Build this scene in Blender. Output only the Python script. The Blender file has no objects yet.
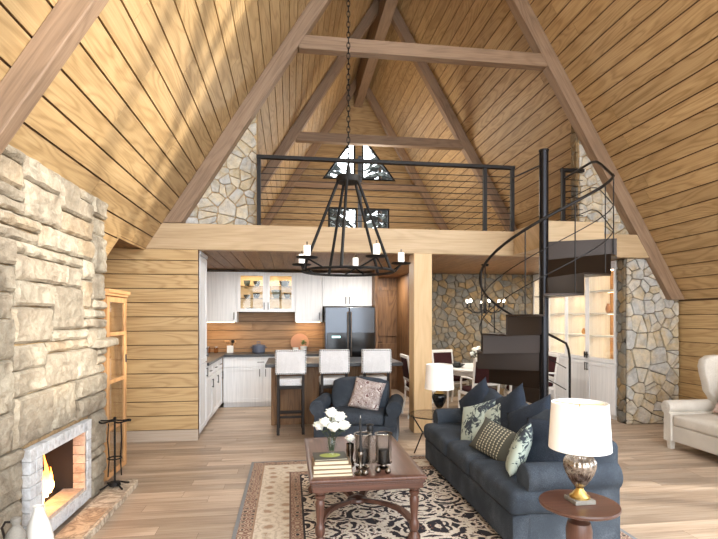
import bpy, math, random
from mathutils import Vector, Matrix, noise
R = random.Random(7)
C = bpy.context.scene.collection
rad = math.radians
PI = math.pi

# ---------------------------------------------------------------- materials
def newmat(name, base=(.8,.8,.8), rough=.5, metal=0., **kw):
    m = bpy.data.materials.new(name); m.use_nodes = True
    nt = m.node_tree; b = nt.nodes['Principled BSDF']
    b.inputs['Base Color'].default_value = (*base, 1)
    b.inputs['Roughness'].default_value = rough
    b.inputs['Metallic'].default_value = metal
    for k, v in kw.items(): b.inputs[k].default_value = v
    return m, nt, b

class N:
    """tiny node helper"""
    def __init__(s, nt): s.nt = nt
    def n(s, t, **kw):
        x = s.nt.nodes.new(t)
        for k, v in kw.items(): setattr(x, k, v)
        return x
    def l(s, a, b): s.nt.links.new(a, b)
    def setin(s, sock, v):
        if isinstance(v, bpy.types.NodeSocket): s.l(v, sock)
        else: sock.default_value = v
    def math(s, op, a, b=0., c=None, clamp=False):
        x = s.n('ShaderNodeMath', operation=op, use_clamp=clamp)
        s.setin(x.inputs[0], a); s.setin(x.inputs[1], b)
        if c is not None: s.setin(x.inputs[2], c)
        return x.outputs[0]
    def vmul(s, v, sc):
        x = s.n('ShaderNodeVectorMath', operation='MULTIPLY'); s.l(v, x.inputs[0]); s.setin(x.inputs[1], sc)
        return x.outputs[0]
    def vadd(s, v, w):
        x = s.n('ShaderNodeVectorMath', operation='ADD'); s.l(v, x.inputs[0]); s.setin(x.inputs[1], w)
        return x.outputs[0]
    def noise(s, v, scale=1., detail=4., rough=.55, dist=0.):
        x = s.n('ShaderNodeTexNoise'); s.l(v, x.inputs['Vector'])
        x.inputs['Scale'].default_value = scale; x.inputs['Detail'].default_value = detail
        x.inputs['Roughness'].default_value = rough; x.inputs['Distortion'].default_value = dist
        return x.outputs['Fac']
    def ramp(s, f, stops, interp='LINEAR'):
        x = s.n('ShaderNodeValToRGB'); x.color_ramp.interpolation = interp
        e = x.color_ramp.elements
        while len(e) > 1: e.remove(e[-1])
        e[0].position = stops[0][0]; e[0].color = (*stops[0][1], 1)
        for p, c in stops[1:]:
            q = e.new(p); q.color = (*c, 1)
        s.l(f, x.inputs[0]); return x.outputs[0]
    def mix(s, f, a, b, mode='MIX'):
        x = s.n('ShaderNodeMix', data_type='RGBA', blend_type=mode)
        s.setin(x.inputs[0], f)
        for sock, v in ((x.inputs[6], a), (x.inputs[7], b)):
            if isinstance(v, bpy.types.NodeSocket): s.l(v, sock)
            else: sock.default_value = (*v, 1)
        return x.outputs[2]
    def bump(s, h, strength, dist, bsdf):
        x = s.n('ShaderNodeBump'); x.inputs['Strength'].default_value = strength
        x.inputs['Distance'].default_value = dist; s.l(h, x.inputs['Height'])
        s.l(x.outputs[0], bsdf.inputs['Normal'])
    def obj(s): return s.n('ShaderNodeTexCoord').outputs['Object']
    def uv(s): return s.n('ShaderNodeUVMap').outputs[0]
    def island(s): return s.n('ShaderNodeNewGeometry').outputs['Random Per Island']
    def xyz(s, v):
        x = s.n('ShaderNodeSeparateXYZ'); s.l(v, x.inputs[0]); return x.outputs
    def comb(s, a, b, c=0.):
        x = s.n('ShaderNodeCombineXYZ'); s.setin(x.inputs[0], a); s.setin(x.inputs[1], b); s.setin(x.inputs[2], c)
        return x.outputs[0]

def lin(r, g, b):
    f = lambda c: (c/255/12.92) if c/255 <= .04045 else ((c/255+.055)/1.055)**2.4
    return (f(r), f(g), f(b))

def wood(name, dark, mid, light, rough=.5, freq=36., tint=.22, ring=.45, bump=.25, coarse=1.):
    m, nt, b = newmat(name, mid, rough); k = N(nt)
    isl = k.island()
    v = k.vadd(k.uv(), k.comb(k.math('MULTIPLY', isl, 71.3), k.math('MULTIPLY', isl, 37.7)))
    low = k.noise(k.vmul(v, (.55*coarse, 3.6*coarse, 1)), 1., 2., .5, .4)
    rings = k.math('SINE', k.math('MULTIPLY', low, freq*2.2))
    rings = k.math('MULTIPLY_ADD', rings, .5, .5)
    rings = k.math('POWER', rings, 2.2)
    fib = k.noise(k.vmul(v, (2.2, 70, 1)), 1., 5., .6)
    med = k.noise(k.vmul(v, (.8, 9, 1)), 1., 4., .6)
    f = k.math('ADD', k.math('MULTIPLY', fib, .55), k.math('MULTIPLY', med, .5))
    f = k.math('SUBTRACT', f, k.math('MULTIPLY', rings, ring*.35))
    col = k.ramp(f, [(.18, dark), (.48, mid), (.78, light)])
    br = k.math('MULTIPLY_ADD', isl, tint*2, 1-tint)
    col = k.mix(1., col, k.comb(br, br, k.math('MULTIPLY', br, 1.0)), 'MULTIPLY')
    k.l(col, b.inputs['Base Color'])
    k.bump(f, bump, .004, b)
    return m

def fabric(name, col, col2=None, rough=.95, sc=220., amp=.5, blot=3.):
    m, nt, b = newmat(name, col, rough); k = N(nt); o = k.obj()
    n1 = k.noise(o, sc, 3., .7); n2 = k.noise(o, blot, 3.)
    f = k.math('ADD', k.math('MULTIPLY', n1, .7), k.math('MULTIPLY', n2, .5))
    c2 = col2 or tuple(c*1.6 for c in col)
    k.l(k.ramp(f, [(.5-.2*amp, tuple(c*.75 for c in col)), (.6, col), (.6+.25*amp, c2)]), b.inputs['Base Color'])
    b.inputs['Specular IOR Level'].default_value = .15
    k.bump(n1, .4, .003, b)
    return m

def stone(name, stops, rough=.85, bumpd=.02, sc=1., vein=None, vs=.6):
    """stones as islands; each takes its own tone, with mottling over it"""
    m, nt, b = newmat(name, stops[1], rough); k = N(nt); o = k.obj(); isl = k.island()
    v = k.vadd(o, k.comb(k.math('MULTIPLY', isl, 19.), k.math('MULTIPLY', isl, 47.), 0.))
    n1 = k.noise(v, 7*sc, 6., .65, .4); n2 = k.noise(v, 45*sc, 5., .7); n3 = k.noise(v, 2.2*sc, 3.)
    f = k.math('ADD', k.math('MULTIPLY', isl, .5), k.math('MULTIPLY', n3, .6))
    n = len(stops)
    base = k.ramp(f, [(.12+.76*i/(n-1), c) for i, c in enumerate(stops)])
    mot = k.ramp(n1, [(.3, (.5, .48, .46)), (.55, (1, 1, 1)), (.75, (1.12, 1.1, 1.06))])
    mo2 = k.ramp(n2, [(.3, (.75, .75, .75)), (.6, (1, 1, 1))])
    c = k.mix(.8, base, mot, 'MULTIPLY'); c = k.mix(.6, c, mo2, 'MULTIPLY')
    if vein:
        vn = k.noise(v, 5*sc, 6., .6, 1.2)
        vf = k.math('SUBTRACT', 1., k.math('MULTIPLY', k.math('ABSOLUTE', k.math('SUBTRACT', vn, .5)), 14.), clamp=True)
        c = k.mix(k.math('MULTIPLY', vf, vs), c, vein)
    k.l(c, b.inputs['Base Color'])
    k.bump(k.math('ADD', n1, k.math('MULTIPLY', n2, .4)), .7, bumpd, b)
    return m

M_ = {}
M_['roof'] = wood('oak_roof_boards', lin(150,120,78), lin(184,153,108), lin(206,178,134), .55, tint=.09, ring=.55)
M_['wall'] = wood('oak_wall_boards', lin(162,130,86), lin(192,161,114), lin(212,184,138), .55, tint=.07, ring=.55)
M_['groove'] = newmat('dark_groove', lin(84,58,36), .8)[0]
M_['beam'] = wood('weathered_beam', lin(112,90,70), lin(146,120,96), lin(168,142,116), .6, freq=24, tint=.05, ring=.4)
M_['fascia'] = wood('pale_fascia', lin(166,140,106), lin(192,166,130), lin(210,187,152), .55, freq=22, tint=.04, ring=.3)
M_['post'] = wood('pale_post', lin(194,160,114), lin(214,182,136), lin(226,198,154), .5, freq=20, tint=.04, ring=.3)
M_['floor'] = wood('grey_oak_floor', lin(118,100,84), lin(168,148,128), lin(206,190,172), .42, freq=16, tint=.24, ring=.3, bump=.1, coarse=.7)
M_['skirt'] = wood('grey_skirting', lin(150,134,118), lin(184,168,150), lin(200,186,170), .5, freq=10, tint=.04, ring=.2)
M_['gapfloor'] = newmat('floor_gap', lin(96,80,66), .8)[0]
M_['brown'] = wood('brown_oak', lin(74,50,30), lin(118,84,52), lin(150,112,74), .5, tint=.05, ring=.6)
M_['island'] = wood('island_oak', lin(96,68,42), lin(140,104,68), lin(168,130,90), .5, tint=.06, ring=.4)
M_['red'] = wood('antique_walnut', lin(50,32,26), lin(86,57,46), lin(120,84,70), .3, freq=10, tint=.04, ring=.3, bump=.1)
M_['honey'] = wood('honey_pine', lin(150,104,62), lin(190,142,92), lin(210,166,118), .5, tint=.05)
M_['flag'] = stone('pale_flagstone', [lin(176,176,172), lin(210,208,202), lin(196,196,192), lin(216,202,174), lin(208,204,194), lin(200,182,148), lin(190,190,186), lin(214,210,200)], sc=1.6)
M_['flagdark'] = stone('dark_flagstone', [lin(104,102,94), lin(134,128,114), lin(148,124,86), lin(112,112,106), lin(140,132,118)], sc=1.4)  # darker flagstone; on the pier sides it puts shade into the colour
M_['mortar'] = stone('tan_mortar', [lin(186,156,112), lin(200,170,128)], sc=3, bumpd=.01)
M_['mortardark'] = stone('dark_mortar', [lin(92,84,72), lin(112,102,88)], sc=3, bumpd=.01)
M_['ledge'] = stone('ledgestone', [lin(146,134,114), lin(182,170,150), lin(160,150,132), lin(192,182,162), lin(172,150,120)], bumpd=.05, vein=lin(120,98,74), vs=.28)
M_['hearth'] = stone('hearth_stone', [lin(196,176,148), lin(212,198,176), lin(200,178,150), lin(206,190,168)], bumpd=.015, vein=lin(92,66,48))
M_['brickwhite'] = stone('white_brick', [lin(190,194,200), lin(222,222,222), lin(206,209,213)], sc=2, bumpd=.005)
M_['brickbeige'] = stone('beige_brick', [lin(190,166,146), lin(206,186,168), lin(180,156,136)], sc=2, bumpd=.005)
M_['soot'] = newmat('soot', lin(40,32,28), .8)[0]
M_['black'] = newmat('black_iron', lin(17,16,16), .6, 0., **{'Specular IOR Level': .25})[0]
M_['steel'] = newmat('dark_bronze_steel', lin(44,34,28), .34, .5)[0]
M_['railm'] = newmat('brown_black_rail', lin(24,20,18), .5, 0., **{'Specular IOR Level': .3})[0]
M_['polem'] = newmat('pole_steel', lin(34,34,38), .25, .7)[0]
M_['chrome'] = newmat('chrome', (.7,.7,.7), .18, 1.)[0]
M_['silver'] = newmat('aged_silver', lin(120,112,104), .25, 1.)[0]
M_['gold'] = newmat('gold', lin(200,168,100), .3, 1.)[0]
M_['pewter'] = newmat('pewter_handle', lin(80,80,80), .4, .8)[0]
M_['greypost'] = newmat('grey_blue_post', lin(88,98,110), .5, .2)[0]
M_['white'] = newmat('white_paint', lin(226,224,220), .5)[0]
M_['porcelain'] = newmat('white_glaze', lin(236,234,228), .25)[0]
M_['petal'] = newmat('white_petal', lin(246,246,238), .7, **{'Subsurface Weight': .1})[0]
M_['leaf'] = newmat('green_leaf', lin(70,112,48), .6)[0]
M_['darkleaf'] = newmat('dark_leaf', lin(44,58,36), .6)[0]
M_['worktop'] = newmat('dark_worktop', lin(54,54,56), .35)[0]
M_['wicks'] = newmat('candle_wax', lin(250,250,246), .5, **{'Emission Color': (1,.97,.9,1), 'Emission Strength': .35})[0]
M_['blackwax'] = newmat('black_wax', lin(22,22,24), .45)[0]
M_['shade'] = newmat('lampshade', lin(250,248,244), .8)[0]
M_['paper'] = newmat('page_edges', lin(206,194,168), .8)[0]
M_['bookdark'] = newmat('book_cover_dark', lin(54,54,44), .5)[0]
M_['bookgreen'] = newmat('book_picture', lin(150,160,70), .5)[0]
M_['booktan'] = newmat('book_cover_tan', lin(122,100,74), .5)[0]
M_['bulb'] = newmat('lit_bulb', (1,1,1), .5, **{'Emission Color': (1,.9,.75,1), 'Emission Strength': 12.})[0]
M_['warm'] = newmat('warm_led', (1,1,1), .5, **{'Emission Color': (1,.72,.42,1), 'Emission Strength': 3.})[0]
M_['greyglaze'] = newmat('grey_glaze', lin(92,98,92), .35)[0]
M_['charcoal'] = newmat('charcoal_glaze', lin(46,48,48), .4)[0]
M_['terracotta'] = newmat('terracotta', lin(190,140,110), .7)[0]
M_['bluepot'] = newmat('blue_enamel', lin(82,88,104), .35)[0]
M_['navy'] = fabric('navy_linen', lin(56,63,72), lin(100,108,118), amp=1.3, blot=5.)
M_['navychair'] = fabric('blue_grey_linen', lin(58,65,74), lin(92,99,109))
M_['navypillow'] = fabric('navy_pillow_cloth', lin(42,49,60), lin(64,73,87))
M_['cream'] = fabric('cream_linen', lin(200,194,184), lin(222,217,208), amp=.8)
M_['stoolfab'] = fabric('stool_fabric', lin(216,216,217), lin(238,238,240), sc=90.)
M_['burg'] = fabric('burgundy_fabric', lin(56,30,32), lin(74,44,44))
M_['greyvase'] = stone('grey_stoneware', [lin(120,116,108), lin(150,146,138)], sc=2, bumpd=.003)
M_['ash'] = newmat('espresso_wood', lin(34,26,22), .55, **{'Specular IOR Level': .3})[0]
M_['bulboff'] = newmat('unlit_bulb', (.9,.9,.88), .3)[0]
M_['splash'] = wood('splashback_oak', lin(116,84,52), lin(150,114,76), lin(176,140,100), .5, tint=.06, ring=.4)
M_['snow'] = newmat('snow', lin(235,240,246), .8)[0]
M_['bark'] = newmat('bark', lin(70,56,46), .9)[0]
M_['needles'] = newmat('needles', lin(38,42,38), .9)[0]

def glassmat(name, col=(1,1,1), alpha_rough=.02):
    m = bpy.data.materials.new(name); m.use_nodes = True; nt = m.node_tree; nt.nodes.clear()
    o = nt.nodes.new('ShaderNodeOutputMaterial'); mx = nt.nodes.new('ShaderNodeMixShader'); K = N(nt)
    t = nt.nodes.new('ShaderNodeBsdfTransparent'); g = nt.nodes.new('ShaderNodeBsdfGlossy'); fr = nt.nodes.new('ShaderNodeLayerWeight'); fc = K.math('MULTIPLY_ADD', K.math('POWER', fr.outputs['Facing'], 4.), .7, .04)
    t.inputs[0].default_value = (*col, 1); g.inputs['Roughness'].default_value = alpha_rough
    nt.links.new(fc, mx.inputs[0]); nt.links.new(t.outputs[0], mx.inputs[1]); nt.links.new(g.outputs[0], mx.inputs[2])
    nt.links.new(mx.outputs[0], o.inputs[0]); return m
M_['glass'] = glassmat('clear_glass', (.96,.98,.97))
M_['smoke'] = glassmat('smoked_glass', (.72,.69,.66))
M_['amber'] = glassmat('amber_glass', (.8,.62,.42))

def whitewash(name):
    m, nt, b = newmat(name, lin(214,214,212), .5); k = N(nt); v = k.uv()
    f = k.noise(k.vmul(v, (1.2, 34, 1)), 1., 5., .6)
    k.l(k.ramp(f, [(.3, lin(214,216,218)), (.6, lin(232,233,234)), (.8, lin(240,240,240))]), b.inputs['Base Color'])
    k.bump(f, .15, .002, b); return m
M_['cab'] = whitewash('whitewashed_oak')

def fridgemat():
    m, nt, b = newmat('black_steel', lin(84,88,94), .22, .7); return m
M_['fridge'] = fridgemat()
M_['fridgeblack'] = newmat('black_gloss', lin(14,14,16), .12)[0]
M_['display'] = newmat('lit_display', (0,0,0), .3, **{'Emission Color': (.5,.95,.9,1), 'Emission Strength': 1.2})[0]

def hurr():  # mercury glass: mottled silver
    m, nt, b = newmat('mercury_glass', lin(150,144,138), .2, .9); k = N(nt)
    f = k.noise(k.obj(), 38., 4.)
    k.l(k.ramp(f, [(.35, lin(96,84,74)), (.55, lin(168,160,152)), (.7, lin(196,190,184))]), b.inputs['Base Color']); return m
M_['mercury'] = hurr()

def flame():
    m = bpy.data.materials.new('flame'); m.use_nodes = True; nt = m.node_tree; nt.nodes.clear(); k = N(nt)
    o = k.n('ShaderNodeOutputMaterial'); e = k.n('ShaderNodeEmission')
    z = k.xyz(k.obj())[2]
    f = k.math('ADD', k.math('MULTIPLY', z, 3.2), k.math('MULTIPLY', k.noise(k.obj(), 24., 3.), .5))
    k.l(k.ramp(f, [(.2, (1,.75,.35)), (.6, (1,.42,.08)), (1., (.8,.16,.02))]), e.inputs[0])
    e.inputs[1].default_value = 9.; k.l(e.outputs[0], o.inputs[0]); return m
M_['flame'] = flame()

def rugmat():
    m, nt, b = newmat('persian_rug', lin(180,160,140), .95); k = N(nt); o = k.obj(); x, y, z = k.xyz(o)
    HX, HY = 1.4, 1.85
    ax = k.math('ABSOLUTE', x); ay = k.math('ABSOLUTE', y)
    dx = k.math('SUBTRACT', HX, ax); dy = k.math('SUBTRACT', HY, ay)
    d = k.math('MINIMUM', dx, dy)
    cream, rust, navy, taupe, grey = lin(218,206,188), lin(136,104,90), lin(34,31,38), lin(160,134,112), lin(130,132,134)
    mirror = k.comb(ax, ay)
    # field: ornament of dark blotches and rust accents, mirrored in both axes
    vo = k.n('ShaderNodeTexVoronoi', feature='F1'); k.l(k.vmul(mirror, (1, 1, 1)), vo.inputs['Vector']); vo.inputs['Scale'].default_value = 3.6
    vo.inputs['Randomness'].default_value = .6
    r1 = k.math('SINE', k.math('MULTIPLY', vo.outputs['Distance'], 30.))
    nz = k.noise(mirror, 8., 3.5, .62, 1.3)
    t = k.math('ADD', k.math('MULTIPLY', r1, .1), nz)
    fieldc = k.ramp(t, [(.0, navy), (.40, navy), (.425, lin(120,76,62)), (.44, cream), (.55, lin(226,217,205)), (.60, lin(158,128,112)), (.625, navy)], 'CONSTANT')
    # borders
    def band(scale, c1, c2, c3):
        w = k.n('ShaderNodeTexVoronoi', feature='F1'); k.l(mirror, w.inputs['Vector']); w.inputs['Scale'].default_value = scale
        w.inputs['Randomness'].default_value = .25
        s_ = k.math('MULTIPLY', w.outputs['Distance'], 1.)
        nn = k.noise(mirror, scale*2.2, 3., .6, .8)
        return k.ramp(k.math('ADD', s_, k.math('MULTIPLY', nn, .4)), [(.0, c3), (.42, c2), (.52, c1), (.72, c2), (.8, c1)], 'CONSTANT')
    b1 = band(15., rust, lin(196,178,156), lin(70,52,50)); b2 = band(7., lin(214,202,184), lin(196,182,162), lin(172,146,124)); b3 = band(15., rust, lin(186,166,144), navy)
    def step(v): return k.math('GREATER_THAN', d, v)
    c = k.mix(step(.03), grey, b1); c = k.mix(step(.13), c, taupe); c = k.mix(step(.145), c, b2)
    c = k.mix(step(.40), c, lin(112,88,76)); c = k.mix(step(.415), c, b3); c = k.mix(step(.5), c, navy); c = k.mix(step(.515), c, fieldc)
    wear = k.noise(o, 60., 3.)
    c = k.mix(.35, c, k.ramp(wear, [(.35, (.7,.7,.7)), (.6, (1,1,1))]), 'MULTIPLY')
    k.l(c, b.inputs['Base Color']); k.bump(k.noise(o, 400., 2.), .4, .003, b)
    return m
M_['rug'] = rugmat()

def pattern(name, bg, fg, fg2, scale=9., th=.5, rings=0.):
    m, nt, b = newmat(name, bg, .9); k = N(nt); o = k.obj()
    vo = k.n('ShaderNodeTexVoronoi', feature='F1'); k.l(o, vo.inputs['Vector']); vo.inputs['Scale'].default_value = scale
    n1 = k.noise(o, scale*2.6, 3., .6, 1.5)
    d = vo.outputs['Distance']
    if rings:
        t = k.math('MULTIPLY_ADD', k.math('SINE', k.math('MULTIPLY', d, rings)), .22, n1)
    else: t = k.math('MULTIPLY_ADD', d, -.35, k.math('ADD', n1, .22))
    k.l(k.ramp(t, [(0, bg), (th, fg2), (th+.04, fg), (th+.25, fg)], 'LINEAR' if rings else 'CONSTANT'), b.inputs['Base Color'])
    k.bump(k.noise(o, 260., 2.), .3, .002, b); return m
M_['damask'] = pattern('sage_damask', lin(48,56,66), lin(172,184,174), lin(110,124,120), 6., .46)
M_['paisley'] = pattern('burgundy_medallion', lin(84,58,58), lin(214,208,204), lin(124,94,92), 9., .5, 60.)
M_['ikat'] = pattern('blush_ikat', lin(226,216,208), lin(176,140,130), lin(200,176,166), 16., .5, 40.)
def stripes():
    m, nt, b = newmat('olive_stripe', lin(70,70,62), .9); k = N(nt); x, y, z = k.xyz(k.obj())
    s1 = k.math('GREATER_THAN', k.math('SINE', k.math('MULTIPLY', x, 210.)), .35)
    s2 = k.math('GREATER_THAN', k.math('SINE', k.math('MULTIPLY', y, 300.)), -.3)
    inr = k.math('LESS_THAN', k.math('ABSOLUTE', x), .12)
    s = k.math('MULTIPLY', k.math('MULTIPLY', s1, s2), inr)
    k.l(k.mix(s, lin(70,70,62), lin(178,172,148)), b.inputs['Base Color']); return m
M_['stripe'] = stripes()

# ---------------------------------------------------------------- mesh builder
class M:
    def __init__(s, parent=None):
        s.v = []; s.f = []; s.parent = parent
        s.off = Vector((0,0,0))
        p = parent
        while p is not None: s.off = s.off + p.location; p = p.parent
    def add(s, vs, fs):
        o = len(s.v); s.v += [tuple(x) for x in vs]; s.f += [tuple(i+o for i in f) for f in fs]; return s
    def hexa(s, c):  # 8 corners, bottom ring 0-3, top ring 4-7
        return s.add(c, [(3,2,1,0),(4,5,6,7),(0,1,5,4),(1,2,6,5),(2,3,7,6),(3,0,4,7)])
    def box(s, x0, x1, y0, y1, z0, z1):
        return s.hexa([(x0,y0,z0),(x1,y0,z0),(x1,y1,z0),(x0,y1,z0),(x0,y0,z1),(x1,y0,z1),(x1,y1,z1),(x0,y1,z1)])
    def prism(s, poly, axis, a0, a1):
        """poly in the plane of the two other axes (in xyz order), extruded along axis"""
        def P(p, a):
            return {'x': (a, p[0], p[1]), 'y': (p[0], a, p[1]), 'z': (p[0], p[1], a)}[axis]
        n = len(poly); vs = [P(p, a0) for p in poly] + [P(p, a1) for p in poly]
        fs = [tuple(range(n)), tuple(range(2*n-1, n-1, -1))] + [(i, i+n, (i+1) % n+n, (i+1) % n) for i in range(n)]
        return s.add(vs, fs)
    def cyl(s, p0, p1, r0, r1=None, n=12, cap=True):
        r1 = r0 if r1 is None else r1
        p0 = Vector(p0); p1 = Vector(p1); d = (p1-p0).normalized()
        a = d.orthogonal().normalized(); b = d.cross(a)
        vs = []
        for p, r in ((p0, r0), (p1, r1)):
            for i in range(n):
                t = 2*PI*i/n; vs.append(p + a*(math.cos(t)*r) + b*(math.sin(t)*r))
        fs = [(i, (i+1) % n, (i+1) % n+n, i+n) for i in range(n)]
        if cap: fs += [tuple(range(n-1, -1, -1)), tuple(range(n, 2*n))]
        return s.add(vs, fs)
    def tube(s, pts, r, n=8, closed=False, radii=None):
        pts = [Vector(p) for p in pts]; m = len(pts); vs = []; prev = None
        for i, p in enumerate(pts):
            if closed: t = (pts[(i+1) % m]-pts[i-1]).normalized()
            else: t = (pts[min(i+1, m-1)]-pts[max(i-1, 0)]).normalized()
            if prev is None: a = t.orthogonal().normalized()
            else:
                a = prev - t*prev.dot(t)
                a = a.normalized() if a.length > 1e-6 else t.orthogonal().normalized()
            prev = a; b = t.cross(a); rr = radii[i] if radii else r
            for j in range(n):
                q = 2*PI*j/n; vs.append(p + a*(math.cos(q)*rr) + b*(math.sin(q)*rr))
        fs = []
        for i in range(m if closed else m-1):
            k = (i+1) % m
            for j in range(n): fs.append((i*n+j, i*n+(j+1) % n, k*n+(j+1) % n, k*n+j))
        if not closed: fs += [tuple(range(n-1, -1, -1)), tuple(range((m-1)*n, m*n))]
        return s.add(vs, fs)
    def lathe(s, prof, c=(0,0,0), n=24, flute=0, fa=0., cap=True):
        """prof: list of (r,z)"""
        vs = []
        for r, z in prof:
            for i in range(n):
                t = 2*PI*i/n; q = r*(1+fa*abs(math.cos(flute*t/2))) if flute else r
                vs.append((c[0]+q*math.cos(t), c[1]+q*math.sin(t), c[2]+z))
        m = len(prof); fs = []
        for k in range(m-1):
            for i in range(n): fs.append((k*n+i, k*n+(i+1) % n, (k+1)*n+(i+1) % n, (k+1)*n+i))
        if cap: fs += [tuple(range(n-1, -1, -1)), tuple(range((m-1)*n, m*n))]
        return s.add(vs, fs)
    def ball(s, c, r, n=12, sq=(1,1,1), nz=0.):
        vs = [];  m = n//2
        for k in range(1, m):
            ph = PI*k/m
            for i in range(n):
                t = 2*PI*i/n; d = Vector((math.sin(ph)*math.cos(t), math.sin(ph)*math.sin(t), math.cos(ph)))
                q = r*(1+nz*noise.noise(d*2.5+Vector(c)*7))
                vs.append((c[0]+d.x*q*sq[0], c[1]+d.y*q*sq[1], c[2]+d.z*q*sq[2]))
        o = len(vs); vs += [(c[0],c[1],c[2]+r*sq[2]), (c[0],c[1],c[2]-r*sq[2])]
        fs = [(k*n+i, (k+1)*n+i, (k+1)*n+(i+1) % n, k*n+(i+1) % n) for k in range(m-2) for i in range(n)]
        fs += [(o, i, (i+1) % n) for i in range(n)] + [(o+1, (m-2)*n+(i+1) % n, (m-2)*n+i) for i in range(n)]
        return s.add(vs, fs)
    def rbox(s, x0, x1, y0, y1, z0, z1, r=.05, n=9, bulge=0., wob=0., top=0.):
        """rounded upholstery block"""
        c = Vector(((x0+x1)/2, (y0+y1)/2, (z0+z1)/2)); h = Vector(((x1-x0)/2, (y1-y0)/2, (z1-z0)/2))
        r = min(r, h.x*.98, h.y*.98, h.z*.98); inn = h - Vector((r,r,r)); idx = {}; vs = []; fs = []
        def pt(i, j, k):
            key = (i, j, k)
            if key in idx: return idx[key]
            g = []
            for a, hh, ii in ((i, h.x, inn.x), (j, h.y, inn.y), (k, h.z, inn.z)):
                t = a/n*2-1
                # cluster samples near the edges
                g.append(math.copysign(hh*(1-(1-abs(t))**1.5), t))
            q = Vector(g); cl = Vector((max(-inn.x, min(inn.x, q.x)), max(-inn.y, min(inn.y, q.y)), max(-inn.z, min(inn.z, q.z))))
            d = q-cl
            if d.length > 1e-9: q = cl + d.normalized()*r
            u, v, w = q.x/h.x, q.y/h.y, q.z/h.z
            if bulge: q = q + Vector((math.copysign(abs(u)**3, u)*(1-v*v)*(1-w*w), math.copysign(abs(v)**3, v)*(1-u*u)*(1-w*w), math.copysign(abs(w)**3, w)*(1-u*u)*(1-v*v)))*bulge
            if top and w > 0: q.z += top*(1-u*u)*(1-v*v)*w
            if wob: q = q + noise.noise_vector((q+c)*5)*wob
            idx[key] = len(vs); vs.append(q+c); return idx[key]
        for a in range(n):
            for b in range(n):
                fs += [(pt(a,b,0), pt(a,b+1,0), pt(a+1,b+1,0), pt(a+1,b,0)), (pt(a,b,n), pt(a+1,b,n), pt(a+1,b+1,n), pt(a,b+1,n)),
                       (pt(a,0,b), pt(a+1,0,b), pt(a+1,0,b+1), pt(a,0,b+1)), (pt(a,n,b), pt(a,n,b+1), pt(a+1,n,b+1), pt(a+1,n,b)),
                       (pt(0,a,b), pt(0,a,b+1), pt(0,a+1,b+1), pt(0,a+1,b)), (pt(n,a,b), pt(n,a+1,b), pt(n,a+1,b+1), pt(n,a,b+1))]
        return s.add(vs, fs)
    def build(s, name, mat, grain=(1,0,0), smooth=None, bevel=0., seg=2):
        me = bpy.data.meshes.new(name)
        vs = [tuple(Vector(v)-s.off) for v in s.v]
        me.from_pydata(vs, [], s.f); me.materials.append(M_[mat] if isinstance(mat, str) else mat)
        g = Vector(grain).normalized(); uv = me.uv_layers.new(name='UVMap')
        alt = g.orthogonal().normalized()
        for p in me.polygons:
            nn = p.normal; w = nn.cross(g)
            if w.length < .2: u_, w_ = alt, nn.cross(alt)
            else: w_ = w.normalized(); u_ = g
            # keep the across axis the same sign round the piece
            k = max(range(3), key=lambda i: abs(w_[i]))
            if w_[k] < 0: w_ = -w_
            for li in p.loop_indices:
                co = Vector(s.v[me.loops[li].vertex_index])
                uv.data[li].uv = (co.dot(u_), co.dot(w_))
        if smooth is not None:
            for p in me.polygons: p.use_smooth = True
            me.set_sharp_from_angle(angle=rad(smooth))
        me.update()
        o = bpy.data.objects.new(name, me); C.objects.link(o)
        if s.parent is not None: o.parent = s.parent
        if bevel:
            b = o.modifiers.new('bevel', 'BEVEL'); b.width = bevel; b.segments = seg; b.limit_method = 'ANGLE'; b.angle_limit = rad(40)
        return o

def tag(o, label=None, cat=None, group=None, kind=None):
    if label: o['label'] = label
    if cat: o['category'] = cat
    if group: o['group'] = group
    if kind: o['kind'] = kind
    return o
def thing(name, label, cat, loc=(0,0,0), rotz=0., group=None):
    o = bpy.data.objects.new(name, None); o.empty_display_size = .1; C.objects.link(o)
    o.location = loc; o.rotation_euler = (0,0,rotz)
    return tag(o, label, cat, group)
def struct(o): o['kind'] = 'structure'; return o
def copy_tree(o, parent=None):
    c = o.copy(); C.objects.link(c)
    if parent is not None: c.parent = parent
    for ch in [x for x in o.children]: copy_tree(ch, c)
    return c
def dup(o, label, loc=None, rotz=None, group=None, scale=None):
    c = copy_tree(o); c['label'] = label
    if loc is not None: c.location = loc
    if rotz is not None: c.rotation_euler = (0,0,rotz)
    if group: c['group'] = group
    if scale: c.scale = (scale,)*3
    return c
class L(M):
    """builder in the parent's local coordinates"""
    def __init__(s, parent=None):
        M.__init__(s, None); s.parent = parent
# ---------------------------------------------------------------- room shell
XR, ZR = 1.9, 8.33            # ridge
KL, KR = 1.60, 1.705          # roof slopes
XWL, XWR = -2.3, 5.72         # knee walls
def zl(x): return ZR-KL*(XR-x)
def zr(x): return ZR-KR*(x-XR)
YF, YG = -3.2, 13.9

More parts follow.
